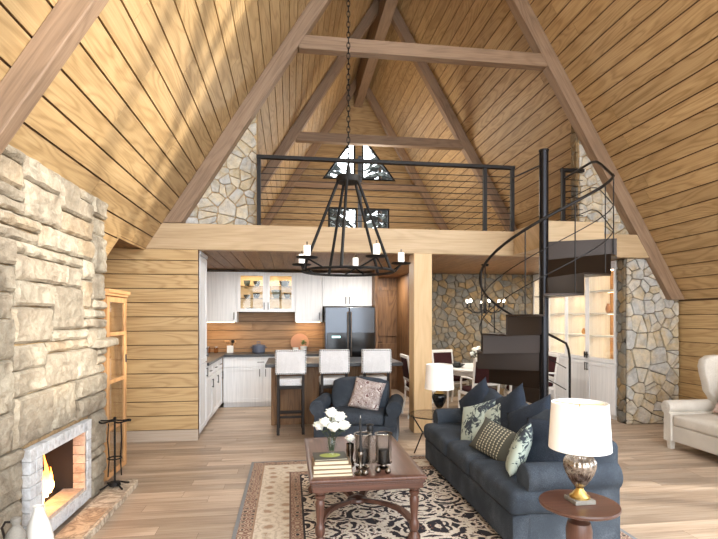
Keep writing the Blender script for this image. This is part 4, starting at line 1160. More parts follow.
# handrail from the landing loop down to the newel
def loop(dz, zend):
    pts = [pol(th, SR*.955, max(hz_(th)+dz, .3)) for th in range(-4, 300, 8)]
    top = [pol(t, SR, hz_(-10)+dz+.10*(1-(t+78)/60)) for t in ()]
    return pts
pts = [(.855,1.0,3.52),(.84,.6,3.53),(.80,.3,3.52),(.76,.12,3.47),(.735,-.0,3.40)] + [q for q in loop(0, 0) if True][2:]
e = pts[-1]; pts += [(e[0]+.05, e[1]+.03, e[2]-.08), (e[0]+.08, e[1]+.05, e[2]-.2), (e[0]+.08, e[1]+.05, .5), (e[0]+.08, e[1]+.05, .0)]
L(ss).tube(pts, .016, 8).build('handrail', 'railm', smooth=60)
for dz in (-.32, -.60):
    pts = [(.855,1.0,3.52+dz),(.80,.3,3.52+dz),(.76,.12,3.47+dz),(.735,0,3.40+dz)] + [pol(th, SR*.955, hz_(th)+dz) for th in range(12, 300, 8) if hz_(th)+dz > .06]
    L(ss).tube(pts, .006, 6).build('mid_rail', 'railm', smooth=60)
for th in (4, 34, 66, 105, 160, 215, 270):
    zt = 2.45-RISE*(math.ceil(th/30)); zt = max(zt, 0)
    L(ss).tube([pol(th, SR*.955, zt), pol(th, SR*.955, hz_(th))], .0065, 6).build('baluster', 'railm', smooth=50)
L(ss).tube([(.095,1.02,3.50),(.0,.055,3.38)], .011, 8).build('landing_rail', 'railm', smooth=50)

# ---------------------------------------------------------------- chandelier
cc = thing('iron_chandelier', 'large black iron ring chandelier with five white candles', 'chandelier', (.573, 4.87, 2.01))
hubz = .91; RR = .45
m = L(cc); m.tube([(RR*math.cos(t*PI/24), RR*math.sin(t*PI/24), 0) for t in range(48)], .014, 6, closed=True)
m.build('ring', 'black', smooth=45)
L(cc).lathe([(.001,hubz-.03),(.115,hubz-.03),(.12,hubz-.01),(.12,hubz+.03),(.02,hubz+.04),(.001,hubz+.04)], n=28).build('hub_plate', 'black', smooth=40)
L(cc).lathe([(.03,hubz+.04),(.02,hubz+.12),(.012,hubz+.16),(.001,hubz+.16)], n=14).build('hub_neck', 'black', smooth=40)
for a in (-105, -33, 39, 111, 183):
    c, s_ = math.cos(rad(a)), math.sin(rad(a))
    L(cc).cyl((.10*c,.10*s_,hubz-.01),(RR*c,RR*s_,0),.015,n=8).build('rod', 'black', smooth=50)
for i, a in enumerate((-69, 3, 75, 147, 219)):
    c, s_ = math.cos(rad(a)), math.sin(rad(a)); r1 = .54
    m = L(cc); m.cyl((RR*c-.12*s_,RR*s_+.12*c,0),(r1*c,r1*s_,.085),.008,n=8).cyl((RR*c+.12*s_,RR*s_-.12*c,0),(r1*c,r1*s_,.085),.008,n=8)
    br = m.build('bracket', 'black', smooth=50)
    L(br).lathe([(.001,.08),(.09,.085),(.102,.095),(.10,.098),(.03,.092),(.001,.092)], (r1*c,r1*s_,0), 24).build('drip_plate', 'black', smooth=40)
    cd = L(br).cyl((r1*c,r1*s_,.093),(r1*c,r1*s_,.20),.031,n=20).build('candle', 'wicks', smooth=40)
    L(cd).cyl((r1*c,r1*s_,.20),(r1*c,r1*s_,.235),.007,n=6).build('wick', 'silver')
zt = zl(.573)-2.01
m = L(cc); z = hubz+.15; i = 0
while z < zt-.03:
    pts = []
    for t in range(10):
        q = 2*PI*t/10; x = .016*math.cos(q); zz = .034*math.sin(q)
        pts.append(((x, 0, z+.034+zz) if i % 2 == 0 else (0, x, z+.034+zz)))
    m.tube(pts, .0045, 5, closed=True); z += .052; i += 1
m.build('chain', 'black', smooth=60)
L(cc).lathe([(.001,zt-.03),(.05,zt-.03),(.055,zt+.02),(.001,zt+.02)], n=20).build('ceiling_cap', 'black', smooth=40)

# ---------------------------------------------------------------- rug
rg = M(); rg.box(-1.4,1.4,-1.85,1.85,.0,.012)
o = rg.build('rug', 'rug'); o.location = (.995, 3.54, .001)
tag(o, 'persian style rug in cream, rust and black under the coffee table', 'rug')
RZ = .013

# ---------------------------------------------------------------- coffee table
TX, TY = .525, 3.86
ct = thing('coffee_table', 'low antique walnut coffee table with turned legs', 'table', (TX, TY, RZ))
hx, hy, H_ = .40, .60, .467
L(ct).rbox(-hx,hx,-hy,hy,H_-.028,H_,.010,10).build('tabletop', 'red', (0,1,0), smooth=50)
m = L(ct); m.box(-hx+.012,hx-.012,-hy+.012,hy-.012,H_-.045,H_-.028); m.box(-hx+.022,hx-.022,-hy+.022,hy-.022,H_-.09,H_-.045)
m.build('apron', 'red', (1,0,0), bevel=.004)
legp = [(.001,0),(.034,0),(.044,.018),(.044,.036),(.03,.055),(.022,.066),(.03,.078),(.034,.095),(.034,.13),(.028,.142),(.022,.155),(.03,.25),(.033,.29),(.024,.315),(.036,.33),(.036,.345),(.024,.352),(.042,.362),(.042,.378),(.001,.378)]
for sx in (-1,1):
    for sy in (-1,1):
        L(ct).lathe(legp, (sx*(hx-.075), sy*(hy-.075), 0), 20).build('leg', 'red', (0,0,1), smooth=40)
m = L(ct)
for sx in (-1,1):
    for sy in (-1,1):
        p = []
        for i in range(11):
            t = i/10; x = sx*(hx-.075)*(1-t)+sx*.03*t; y = sy*(hy-.10)*(1-t)+0*t
            p.append((x + sx*.05*math.sin(PI*t*2)*.6, y*(1-.15*math.sin(PI*t)), .112+.035*math.sin(PI*t)))
        for a, b in zip(p[:-1], p[1:]):
            m.hexa([(a[0]-.024,a[1],a[2]-.014),(a[0]+.024,a[1],a[2]-.014),(b[0]+.024,b[1],b[2]-.014),(b[0]-.024,b[1],b[2]-.014),(a[0]-.024,a[1],a[2]+.014),(a[0]+.024,a[1],a[2]+.014),(b[0]+.024,b[1],b[2]+.014),(b[0]-.024,b[1],b[2]+.014)])
m.lathe([(.001,.095),(.075,.10),(.08,.112),(.075,.127),(.03,.14),(.001,.15)], n=20)
m.build('stretcher', 'red', (0,1,0), smooth=30)
TZ = RZ+H_
# books
z = TZ+.0005
bks = [(.270,.20,.022,'booktan','tan hardback, lowest of the stack on the coffee table',0),(.262,.20,.028,'paper','thick pale book, second from the bottom of the coffee table stack',.5),(.262,.195,.028,'paper','thick pale book in the middle of the coffee table stack',-1),(.235,.19,.028,'paper','pale book just under the picture covered one',1),(.225,.18,.012,'bookdark','thin dark book with a green picture cover on top of the stack',2)]
for w, d, h, mt, lab, rz in bks:
    b = thing('book', lab, 'book', (.285-(.262-w)*.3, 3.42, z), rad(rz), 'books stacked on the coffee table')
    c = mt if mt != 'paper' else 'booktan'
    L(b).box(-w/2,w/2,-d/2,d/2,0,.004).box(-w/2,w/2,-d/2,d/2,h-.0035,h).box(-w/2,w/2,d/2-.003,d/2,.004,h-.0035).build('cover', c)
    L(b).box(-w/2+.004,w/2-.004,-d/2+.003,d/2-.003,.0041,h-.0036).build('pages', 'paper')
    if mt == 'bookdark':
        m = L(b); m.lathe([(.001,h+.0004),(1.,h+.0004),(1.,h+.001),(.001,h+.001)], n=28)
        m.v = [(v[0]*.072, v[1]*.05, v[2]) for v in m.v]; m.build('cover_picture', 'bookgreen')
    z += h+.0005
bouquet('white peonies in a small glass vase standing on the books', (.285, 3.42, z), [(-.05,-.02,.235),(.058,.01,.262),(-.002,.0,.295),(-.082,.02,.205),(.085,-.01,.205),(.01,-.05,.205),(.03,.06,.25)], .052,
        [(.028,0),(.03,.008),(.016,.025),(.032,.055),(.036,.085),(.022,.115),(.018,.13),(.022,.14)], 'glass', .03)
# tray with hurricane glasses and candlestick
def hurricane(x, y, r, h, label):
    t = thing('hurricane_lamp', label, 'candle holder', (x, y, TZ+.0005), group='hurricane glasses on the coffee table')
    L(t).lathe([(.001,0),(r*.75,0),(r*.8,.008),(r*.35,.02),(r*.3,.03),(r*.9,.04),(r,.046),(.001,.046)], n=28).build('foot', 'silver', smooth=40)
    L(t).lathe([(r*.93,.046),(r*.93,h)], n=28, cap=False).build('glass_cylinder', 'smoke', smooth=60)
    L(t).lathe([(r*.9,h-.008),(r*1.03,h-.008),(r*1.03,h),(r*.9,h),(r*.9,h-.008)], n=28, cap=False).build('rim', 'silver', smooth=40)
    m = L(t)
    for a in range(4): m.tube([(r*.98*math.cos(a*PI/2+.7), r*.98*math.sin(a*PI/2+.7), .04),(r*.98*math.cos(a*PI/2+.7), r*.98*math.sin(a*PI/2+.7), h-.005)], .003, 6)
    m.build('stay', 'silver', smooth=50)
    c = L(t).lathe([(.001,.047),(r*.62,.047),(r*.62,.135),(r*.5,.14),(.001,.14)], n=20).build('candle', 'blackwax', smooth=40)
    return t
hurricane(.515, 3.50, .062, .245, 'left smoked hurricane glass with a black candle on the coffee table')
hurricane(.660, 3.47, .062, .25, 'right smoked hurricane glass with a black candle on the coffee table')
cs = thing('candlestick', 'silver candlestick with a tall black taper on the coffee table', 'candlestick', (.478, 3.355, TZ+.0005))
L(cs).lathe([(.001,0),(.042,0),(.044,.006),(.02,.016),(.009,.03),(.016,.045),(.009,.06),(.008,.11),(.018,.13),(.018,.15),(.012,.155),(.001,.15)], n=20).build('stem', 'silver', smooth=50)
tp = L(cs).cyl((0,0,.15),(0,0,.385),.0105,.007,12).build('taper_candle', 'blackwax', smooth=40)
L(tp).cyl((0,0,.385),(0,0,.402),.0015,n=6).build('wick', 'porcelain')
for i, (x, y, lab) in enumerate(((.505,3.315,'small silver ball ornament at the front of the coffee table, beside the candlestick'),(.665,3.335,'small silver ball ornament in front of the right hurricane glass'),(.60,3.36,'small dark silver ball ornament between the two hurricane glasses'))):
    o = L().ball((0,0,.022), .022, 14).build('ball_ornament', 'silver', smooth=60); o.location = (x, y, TZ+.0005); tag(o, lab, 'ornament', 'silver balls on the coffee table')
lz = thing('decanter', 'dark glass decanter with a stopper behind the hurricane glasses', 'decanter', (.59, 3.64, TZ+.0005))
L(lz).lathe([(.001,0),(.05,0),(.056,.01),(.056,.13),(.045,.16),(.02,.19),(.02,.225),(.028,.23),(.001,.23)], n=24).build('bottle', 'smoke', smooth=45)
L(lz).lathe([(.001,.231),(.022,.231),(.026,.25),(.02,.268),(.03,.275),(.001,.285)], n=18).build('stopper', 'blackwax', smooth=45)
fb = thing('candle_flower', 'single white bloom beside the left hurricane glass', 'flower', (.435, 3.60, TZ+.0005))
L(fb).lathe([(.03,0),(.034,.01),(.02,.04),(.03,.10),(.028,.15)], n=18, cap=False).build('vase', 'silver', smooth=45)
m = L(fb); bloom(m, (0,0,.19), .042, 8); m.build('bloom', 'petal', smooth=60)
m = L(fb); m.tube([(0,0,.02),(0,0,.17)], .004, 6); m.build('stem', 'darkleaf')

# ---------------------------------------------------------------- sofa
def arm_roll(t, x0, x1, yc, w, ztop, z0=.05, r=.095, mat='navy', name='arm', out=1):
    """arm running along x, rolled over outward"""
    prof = []
    zc = ztop-r
    yo = out*.03
    for i in range(19):
        a = rad(-50+280*i/18) if out > 0 else rad(230-280*i/18)
        prof.append((yc+yo+r*math.cos(a), zc+r*math.sin(a)))
    hw = w/2
    left = (yc-hw, z0); right = (yc+hw, z0)
    # assemble polygon: from bottom right up the outside of the roll, over, and down
    pr = prof if out > 0 else prof[::-1]
    poly = [right, (yc+hw*.92, zc-r*.95)] + pr + [(yc-hw*.92, zc-r*.95), left]
    m = L(t); n = len(poly); secs = ((x0, .93), (x0+.012, .985), (x0+.03, 1.), (x1-.03, 1.), (x1, .97)); vs = []
    for x, sc in secs:
        for y, z in poly: vs.append((x, yc+(y-yc)*sc, z0+(z-z0)*(sc*.35+.65)))
    fs = [tuple(range(n)), tuple(range(5*n-1, 4*n-1, -1))]+[(k*n+i, (k+1)*n+i, (k+1)*n+(i+1) % n, k*n+(i+1) % n) for k in range(4) for i in range(n)]
    m.add(vs, fs); return m.build(name, mat, smooth=50)
SL = 2.13
sf = thing('sofa', 'long dark blue linen sofa strewn with pillows', 'sofa', (1.41, 2.98, RZ))   # local x: front -> back, y: near -> far
L(sf).rbox(0,.76,.02,SL-.02,.05,.27,.02,12,wob=.004).build('base', 'navy', smooth=60)
for i, x in enumerate((.06,.62)):
    for y in (.08, SL-.08): L(sf).cyl((x,y,0),(x,y,.052),.022,.03,12).build('foot', 'ash')
L(sf).rbox(.56,.77,.04,SL-.04,.25,.72,.05,12,wob=.006).build('back', 'navy', smooth=60)
arm_roll(sf, .10, .75, .11, .19, .585, out=-1)
arm_roll(sf, .10, .75, SL-.11, .19, .585, out=1)
ys = [.0, .205, .775, 1.345, SL-.205, SL]
for i in range(3):
    a, b = (.215+i*.567, .215+(i+1)*.567)
    c = L(sf)
    a_, b_ = (0. if i == 0 else a), (SL if i == 2 else b)
    c.rbox(-.015,.54,a_,b_,.262,.43,.05,14,bulge=.006,wob=.010,top=.022)
    c.build('seat_cushion', 'navy', smooth=70)
    pp = [( -.012, a+.04, .425),( -.012, b-.04, .425)]
# T ends of the outer cushions, in front of the arms
for i in range(3):
    a, b = (.225+i*.56, .225+(i+1)*.56)
    o = L(sf).rbox(-.08,.08,-.275,.275,-.21,.21,.06,12,bulge=.05,wob=.012).build('back_cushion', 'navy', smooth=70)
    o.location = (.47, (a+b)/2, .60); o.rotation_euler = (0, rad(14), 0)

def pillow_mesh(w, h, t, mat, name='pillow', n=18, seed=0):
    m = M(); 
    for s_ in (1, -1):
        vs = []
        for i in range(n+1):
            for j in range(n+1):
                u, v = i/n*2-1, j/n*2-1
                x = u*w/2*(1-.07*(1-v*v)); y = v*h/2*(1-.07*(1-u*u))
                th = t/2*((1-u*u)*(1-v*v))**.42
                th += .012*noise.noise(Vector((u*2+seed, v*2, s_)))*(1-u*u)*(1-v*v)
                vs.append((x, y, s_*th))
        k = n+1
        fs = [(i*k+j, (i+1)*k+j, (i+1)*k+j+1, i*k+j+1) for i in range(n) for j in range(n)]
        if s_ < 0: fs = [f[::-1] for f in fs]
        m.add(vs, fs)
    o = m.build(name, mat)
    import bmesh
    bm = bmesh.new(); bm.from_mesh(o.data); bmesh.ops.remove_doubles(bm, verts=bm.verts, dist=1e-5); bm.to_mesh(o.data); bm.free()
    for p in o.data.polygons: p.use_smooth = True
    return o
def pillow(w, h, t, mat, loc, face, roll, tilt, label, group='pillows on the blue sofa', seed=0):
    """face: yaw the pillow's front looks towards (deg, 180 = -x); tilt: lean back; roll: spin in its plane"""
    o = pillow_mesh(w, h, t, mat, 'pillow', seed=seed)
    o.location = loc
    yaw = rad(face)
    # local z -> facing direction, local y -> up
    f = Vector((math.cos(yaw)*math.cos(rad(tilt)), math.sin(yaw)*math.cos(rad(tilt)), math.sin(rad(tilt))))
    up = Vector((0,0,1)); up = (up-f*up.dot(f)).normalized(); rt = up.cross(f)
    m = Matrix((rt, up, f)).transposed()
    o.rotation_euler = (m @ Matrix.Rotation(rad(roll), 3, 'Z')).to_euler()
    return tag(o, label, 'pillow', group)
BX = 1.44
pillow(.44,.44,.15,'navypillow',(1.80,4.62,.68),195,42,18,'plain navy pillow standing on its corner at the far end of the sofa',seed=1)
pillow(.46,.46,.15,'navypillow',(1.84,3.98,.70),185,40,20,'plain navy pillow on its corner behind the second patterned pillow',seed=2)
pillow(.40,.40,.14,'damask',(1.68,4.28,.60),200,22,26,'sage leaf patterned pillow furthest along the sofa',seed=3)
pillow(.42,.42,.14,'damask',(1.80,4.02,.64),205,38,24,'sage leaf patterned pillow peeping out behind the striped one',seed=4)
pillow(.42,.28,.13,'stripe',(1.62,3.74,.57),212,-14,32,'oblong olive pillow with cream stripes in the middle of the sofa',seed=5)
pillow(.46,.46,.15,'navypillow',(1.84,3.60,.68),195,30,22,'plain navy pillow leaning between the striped pillow and the nearest patterned one',seed=6)
pillow(.40,.40,.13,'damask',(1.63,3.36,.60),150,18,20,'sage leaf patterned pillow nearest the lamp end of the sofa',seed=7)
pillow(.48,.46,.17,'navypillow',(1.80,3.22,.63),205,8,24,'large plain navy pillow beside the near sofa arm',seed=8)

# ---------------------------------------------------------------- armchair (local: faces -y, x to the right)
ac = thing('armchair', 'blue grey rolled arm armchair behind the coffee table', 'armchair', (.77, 5.90, 0), rad(-15))
L(ac).rbox(-.48,.48,0,.72,.05,.26,.025,10,wob=.004).build('base', 'navychair', smooth=60)
for x in (-.42,.42):
    for y in (.06,.66): L(ac).cyl((x,y,0),(x,y,.055),.02,.028,10).build('foot', 'ash')
def arm_y(t, xc, ztop, out, mat):
    r = .095; zc = ztop-r; prof = []
    for i in range(19):
        a = rad(-50+280*i/18); prof.append((xc+out*.04+r*math.cos(a), zc+r*math.sin(a)))
    poly = [(xc+.08,.05),(xc+.075,zc-.09)]+prof+[(xc-.075,zc-.09),(xc-.08,.05)]
    m = L(t); n = len(poly); vs = []; secs = ((0,.93),(.012,.985),(.03,1.),(.62,1.),(.66,.97))
    for y, sc in secs:
        for x, z in poly: vs.append((xc+(x-xc)*sc, y+.02, .05+(z-.05)*(sc*.35+.65)))
    fs = [tuple(range(n-1,-1,-1)), tuple(range(4*n, 5*n))]+[(k*n+(i+1) % n, (k+1)*n+(i+1) % n, (k+1)*n+i, k*n+i) for k in range(4) for i in range(n)]
    m.add(vs, fs); return m.build('arm', mat, smooth=50)
arm_y(ac, -.43, .55, -1, 'navychair'); arm_y(ac, .43, .55, 1, 'navychair')
o = L(ac).rbox(-.37,.37,-.09,.09,-.24,.24,.045,10,wob=.006).build('back', 'navychair', smooth=60); o.location = (0,.62,.49); o.rotation_euler = (rad(-8),0,0)
L(ac).rbox(-.345,.345,-.02,.56,.255,.40,.05,12,bulge=.006,wob=.008,top=.02).build('seat_cushion', 'navychair', smooth=70)
o = L(ac).rbox(-.335,.335,-.08,.08,-.20,.20,.06,12,bulge=.035,wob=.01).build('back_cushion', 'navychair', smooth=70); o.location = (0,.49,.555); o.rotation_euler = (rad(-12),0,0)
pillow(.40,.40,.14,'paisley',(.955,6.14,.585),-108,-12,24,'burgundy and white medallion pillow on the blue grey armchair',group='armchair pillow',seed=9)

# ---------------------------------------------------------------- settee at the right
se = thing('settee', 'cream linen wing back settee at the right edge of the room', 'settee', (4.45, 3.75, 0))   # local x: front -> back, y near -> far
SY_ = 1.62
L(se).rbox(0,.80,.0,SY_,.10,.29,.015,12).build('base', 'cream', smooth=50)
for x in (.04,.74):
    for y in (.05,SY_-.05): L(se).hexa([(x-.025,y-.025,0),(x+.025,y-.025,0),(x+.025,y+.025,0),(x-.025,y+.025,0),(x-.032,y-.032,.105),(x+.032,y-.032,.105),(x+.032,y+.032,.105),(x-.032,y+.032,.105)]).build('foot', 'cream')
L(se).rbox(-.01,.68,.12,SY_-.12,.285,.42,.035,14,bulge=.004,wob=.004,top=.012).build('seat_cushion', 'cream', smooth=70)
def scroll_arm(yc, out):
    m = L(se); r = .075; zc = .57-r; poly = [(yc+.06,.10),(yc+.055,zc-.07)]
    for i in range(19):
        a = rad(-50+280*i/18); poly.append((yc+out*.03+r*math.cos(a), zc+r*math.sin(a)))
    poly += [(yc-.055,zc-.07),(yc-.06,.10)]
    n = len(poly); vs = []; secs = ((-.02,.94),(-.008,1.),(.70,1.),(.74,.97))
    for x, sc in secs:
        for y, z in poly: vs.append((x, yc+(y-yc)*sc, .10+(z-.10)*(sc*.4+.6)))
    m.add(vs, [tuple(range(n)), tuple(range(4*n-1, 3*n-1, -1))]+[(k*n+i, (k+1)*n+i, (k+1)*n+(i+1) % n, k*n+(i+1) % n) for k in range(3) for i in range(n)])
    a_ = m.build('arm', 'cream', smooth=50)
    mm = L(a_); sp = [( -.024, yc+out*.03+(.065-.006*i)*math.cos(i*.6)*1., zc+(.065-.006*i)*math.sin(i*.6)) for i in range(10)]
    mm.tube(sp, .004, 6).build('scroll_piping', 'cream', smooth=60)
scroll_arm(SY_-.06, 1); scroll_arm(.06, -1)
# back with wings: curved silhouettes
def back_shape(y0, y1, x0, x1, name, prof):
    m = L(se); vs = []; n = len(prof)
    pass
o = L(se).rbox(-.08,.08,-(SY_/2-.10),(SY_/2-.10),-.36,.36,.06,14,bulge=.02,wob=.004).build('back', 'cream', smooth=70); o.location = (.70, SY_/2, .72); o.rotation_euler = (0, rad(8), 0)
for sy in (SY_-.085, .085):
    prof = [(x_+.09, z_) for x_, z_ in [(.52,.30),(.48,.50),(.44,.60),(.38,.68),(.36,.78),(.33,.88),(.31,.98),(.33,1.06),(.40,1.10),(.52,1.11),(.66,1.10),(.74,1.09),(.74,.7),(.70,.30)]]
    m = L(se); n = len(prof); vs = []
    for y, sc in ((-.06,.95),(-.045,1.),(.045,1.),(.06,.95)):
        for x, z in prof: vs.append((.58+(x-.58)*sc, sy+y, .7+(z-.7)*sc))
    m.add(vs, [tuple(range(n)), tuple(range(4*n-1, 3*n-1, -1))]+[(k*n+i, (k+1)*n+i, (k+1)*n+(i+1) % n, k*n+(i+1) % n) for k in range(3) for i in range(n)])
    m.build('wing', 'cream', smooth=60, bevel=.01)
pillow(.40,.40,.14,'ikat',(4.98,4.93,.60),195,-12,20,'blush and white patterned pillow on the cream settee',group='settee pillow',seed=10)

# ---------------------------------------------------------------- side tables and lamps
nt_ = thing('side_table', 'round wooden pedestal side table beside the near sofa arm', 'side table', (1.475, 2.37, 0))
L(nt_).lathe([(.001,.575),(.178,.575),(.193,.583),(.196,.592),(.193,.60),(.001,.60)], n=48).build('tabletop', 'red', (1,0,0), smooth=35)
L(nt_).lathe([(.001,.02),(.05,.02),(.06,.04),(.035,.08),(.045,.14),(.055,.2),(.05,.26),(.028,.30),(.05,.32),(.062,.40),(.064,.46),(.055,.50),(.03,.515),(.03,.52),(.048,.53),(.048,.54),(.03,.545),(.05,.556),(.05,.565),(.035,.57),(.06,.575),(.001,.575)], n=28).build('pedestal', 'red', (0,0,1), smooth=40)
for i in range(3):
    a = rad(90+120*i); c, s_ = math.cos(a), math.sin(a)
    L(nt_).tube([(.03*c,.03*s_,.10),(.09*c,.09*s_,.09),(.15*c,.15*s_,.035),(.19*c,.19*s_,.016)], .016, 8).build('leg', 'red', smooth=50)
lm = thing('table_lamp', 'white shaded table lamp with fluted mercury glass base on the near side table', 'lamp', (1.485, 2.38, .6005))
L(lm).box(-.055,.055,-.055,.055,0,.022).build('plinth', 'greyvase', bevel=.003)
L(lm).lathe([(.001,.022),(.05,.022),(.05,.032),(.036,.042),(.03,.052),(.02,.062),(.018,.075),(.001,.075)], n=28).build('foot', 'gold', smooth=45)
L(lm).lathe([(.018,.072),(.03,.088),(.048,.115),(.066,.15),(.076,.185),(.076,.21),(.06,.235),(.035,.25),(.001,.252)], n=96, flute=20, fa=.07).build('urn', 'mercury', smooth=60)
L(lm).lathe([(.001,.25),(.042,.25),(.038,.262),(.02,.272),(.016,.30),(.016,.33),(.001,.33)], n=24).build('neck', 'gold', smooth=45)
L(lm).lathe([(.152,.275),(.138,.512),(.1365,.512),(.1505,.275),(.152,.275)], n=48, cap=False).build('lamp_shade', 'shade', smooth=60)
L(lm).lathe([(.001,.33),(.012,.335),(.026,.37),(.022,.40),(.001,.41)], n=14).build('bulb', 'bulboff', smooth=60)
m = L(lm)
for a in (0, 120, 240): m.cyl((0,0,.50),(.14*math.cos(rad(a)),.14*math.sin(rad(a)),.50),.002,n=6)
m.cyl((0,0,.33),(0,0,.505),.003,n=6).build('harp', 'gold')
# far pair
nt2 = thing('glass_side_table', 'round glass topped side table between the timber post and the sofa', 'side table', (1.60, 5.42, 0))
L(nt2).lathe([(.001,.462),(.27,.462),(.274,.466),(.27,.47),(.001,.47)], n=48).build('tabletop', 'smoke', smooth=35)
L(nt2).lathe([(.262,.454),(.276,.454),(.276,.4615),(.262,.4615),(.262,.454)], n=48, cap=False).build('rim', 'steel', smooth=35)
for i in range(3):
    a = rad(30+120*i); c, s_ = math.cos(a), math.sin(a)
    L(nt2).tube([(.26*c,.26*s_,.458),(.12*c,.12*s_,.25),(.22*c,.22*s_,.0)], .009, 8).build('leg', 'steel', smooth=50)
L(nt2).tube([(.115*math.cos(t*PI/12),.115*math.sin(t*PI/12),.25) for t in range(24)], .007, 6, closed=True).build('brace_ring', 'steel', smooth=50)
lm2 = thing('table_lamp', 'white shaded lamp with a dark urn base near the timber post', 'lamp', (1.66, 5.38, .4705))
L(lm2).lathe([(.001,0),(.06,0),(.06,.015),(.04,.025),(.022,.05),(.03,.07),(.001,.07)], n=24).build('foot', 'gold', smooth=45)
L(lm2).lathe([(.02,.068),(.04,.09),(.065,.14),(.078,.19),(.074,.215),(.05,.235),(.001,.236)], n=72, flute=16, fa=.06).build('urn', 'fridgeblack', smooth=60)
L(lm2).lathe([(.001,.235),(.07,.238),(.04,.25),(.04,.262),(.018,.275),(.016,.33),(.001,.33)], n=24).build('neck', 'gold', smooth=45)
L(lm2).lathe([(.163,.285),(.147,.56),(.1455,.56),(.1615,.285),(.163,.285)], n=48, cap=False).build('lamp_shade', 'shade', smooth=60)
L(lm2).lathe([(.001,.33),(.012,.335),(.026,.37),(.022,.40),(.001,.41)], n=14).build('bulb', 'bulboff', smooth=60)

# ---------------------------------------------------------------- outside
struct(M().box(-40,45,14.6,70,-2.2,-2.0).box(-40,-3,-60,14,-.6,-.3).box(6.3,45,-60,14,-.6,-.3).box(-3,6.3,-60,-3.6,-.6,-.3).build('ground_outside', 'snow'))
def conifer(x, y, h, label, z0=-2.):
    t = thing('conifer', label, 'tree', (x, y, z0), group='snowy trees outside the gable windows')
    L(t).cyl((0,0,0),(0,0,h),.16*h/10,.02,8).build('trunk', 'bark', smooth=50)
    rr = random.Random(int(x*10)+int(y)); m = L(t); s_ = L(t)
    z = h*.12
    while z < h:
        f = 1-z/h; rl = .22*h*f+.15
        for i in range(int(8+14*f)):
            a = rr.uniform(0, 6.28); l = rl*rr.uniform(.6,1.1); c, q = math.cos(a), math.sin(a)
            w = .16*l+.05; p0 = Vector((0,0,z)); p1 = Vector((c*l*.5,q*l*.5,z-.05*l)); p2 = Vector((c*l,q*l,z-.3*l)); sd = Vector((-q*w,c*w,-.04))
            m.add([p0,p1+sd,p2,p1-sd,p1+Vector((0,0,.07))], [(0,1,4),(1,2,4),(2,3,4),(3,0,4),(0,3,2,1)])
            if rr.random() < .15:
                u = Vector((0,0,.08)); s_.add([p0*.4+p1*.6+u,p1+sd*.6+u,p2*.9+p1*.1+u,p1-sd*.6+u], [(0,1,2,3)])
        z += .22*h/10+.05
    m.build('branches', 'needles'); s_.build('snow_cover', 'snow')
for i, (x, y, h) in enumerate(((.7,17,12.2),(3.4,18.6,12.),(6.5,23.,12.),(1.9,25,15.),(6.0,30,14.))):
    conifer(x, y, h, ['snowy conifer at the left outside the gable windows','tall snowy conifer outside behind the gable post','low snowy conifer at the right outside the gable windows','furthest snowy conifer seen through the left gable window','snowy conifer seen through the right gable window'][i])
for i, (x, y, h) in enumerate(((11.,-3.2,9.5),(15.,2.2,11.))):
    conifer(x, y, h, ['conifer outside the right hand windows, the nearer','tall conifer outside the right hand windows, the further'][i], -.3)

# ---------------------------------------------------------------- light and camera
S = bpy.context.scene
w = bpy.data.worlds.new('sky'); S.world = w; w.use_nodes = True
bg = w.node_tree.nodes['Background']; bg.inputs[0].default_value = (.90,.95,1.,1); bg.inputs[1].default_value = 3.4
def portal(name, loc, rot, sx, sy):
    l = bpy.data.lights.new(name, 'AREA'); l.shape = 'RECTANGLE'; l.size = sx; l.size_y = sy; l.cycles.is_portal = True
    o = bpy.data.objects.new(name, l); C.objects.link(o); o.location = loc; o.rotation_euler = rot; return o
portal('daylight_portal', (1.7,YF-.05,3.9), (rad(90),0,0), 8., 8.)
for sd in (-1, 1):
    q0, q1, qa, qb = SKY[sd]; k_ = KL if sd < 0 else KR; dx_ = sd/math.sqrt(1+k_*k_); dz_ = -k_/math.sqrt(1+k_*k_); sm = (q0+q1)/2
    nx_, nz_ = -abs(dz_)*sd*-1, abs(dx_)
    o_ = portal('added_skylight_portal', (XR+dx_*sm+abs(dz_)*sd*.2, (qa+qb)/2, ZR+dz_*sm+abs(dx_)*.2), (0,0,0), q1-q0, qb-qa)
    o_.rotation_euler = (0, math.atan2(abs(dz_)*sd, abs(dx_)), 0)
portal('daylight_portal', (XWR+.1,.65,1.1), (0,rad(90),0), 1.4, 7.8)
sun = bpy.data.lights.new('sun', 'SUN'); sun.energy = 2.8; sun.angle = rad(2.5); sun.color = (1,.93,.82)
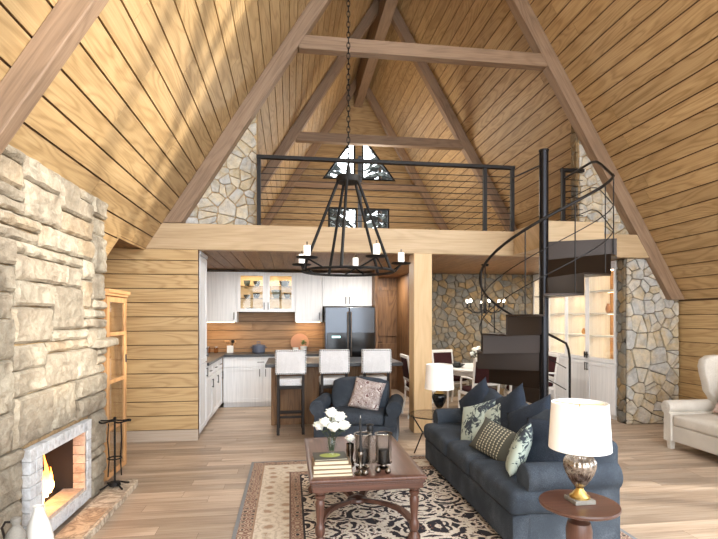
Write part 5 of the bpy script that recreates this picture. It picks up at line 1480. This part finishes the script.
so = bpy.data.objects.new('sun', sun); C.objects.link(so)
so.rotation_euler = Vector((-.86,.40,-.30)).to_track_quat('-Z','Y').to_euler()
def area(name, loc, size, sy, e, col=(1,.74,.46), rot=(0,0,0)):
    l = bpy.data.lights.new(name, 'AREA'); l.shape = 'RECTANGLE'; l.size = size; l.size_y = sy; l.energy = e; l.color = col
    o = bpy.data.objects.new(name, l); C.objects.link(o); o.location = loc; o.rotation_euler = rot
for x, s_ in ((-1.3,.7),(.34,.4)): area('strip_light_glow', (x,9.2,1.463), s_, .02, 1.6)
area('cabinet_glow', (-.68,9.2,2.335), .4, .03, 1.1); area('cabinet_glow', (-.17,9.2,2.335), .4, .03, 1.1)
for a, b in bays:
    for z in (1.24,1.60,1.96,2.32): area('shelf_glow', (CX+.25,(a+b)/2,z), .04, .4, .8)
ll = bpy.data.lights.new('loft_fill', 'POINT'); ll.energy = 60; ll.color = (1,.87,.7); ll.shadow_soft_size = .35  # added fill light to brighten the loft, no lamp stands there
lo = bpy.data.objects.new('loft_fill', ll); C.objects.link(lo); lo.location = (1.9,11.2,4.3)
pl = bpy.data.lights.new('fire_glow', 'POINT'); pl.energy = 2.2; pl.color = (1,.5,.2); pl.shadow_soft_size = .05
po = bpy.data.objects.new('fire_glow', pl); C.objects.link(po); po.location = (-1.82,3.75,.42)
for x, y in ((-.5,8.0),(1.2,8.2),(2.6,7.3),(3.9,8.2),(1.9,9.9)): area('ceiling_fill', (x,y,2.415), .12, .12, 11, (1,.93,.85))  # added fill lights under the ceiling, without any fixtures
cam = bpy.data.cameras.new('camera'); co = bpy.data.objects.new('camera', cam); C.objects.link(co); S.camera = co
co.location = (0,0,1.55); co.rotation_euler = (rad(90),0,-math.atan(69/495.))
cam.sensor_width = 36; cam.lens = 495/718*36; cam.shift_y = 48.5/718; cam.clip_start = .05
S.view_settings.view_transform = 'Standard'; S.view_settings.look = 'None'; S.view_settings.gamma = 1; S.view_settings.use_curve_mapping = False
S.view_settings.exposure = 1.16
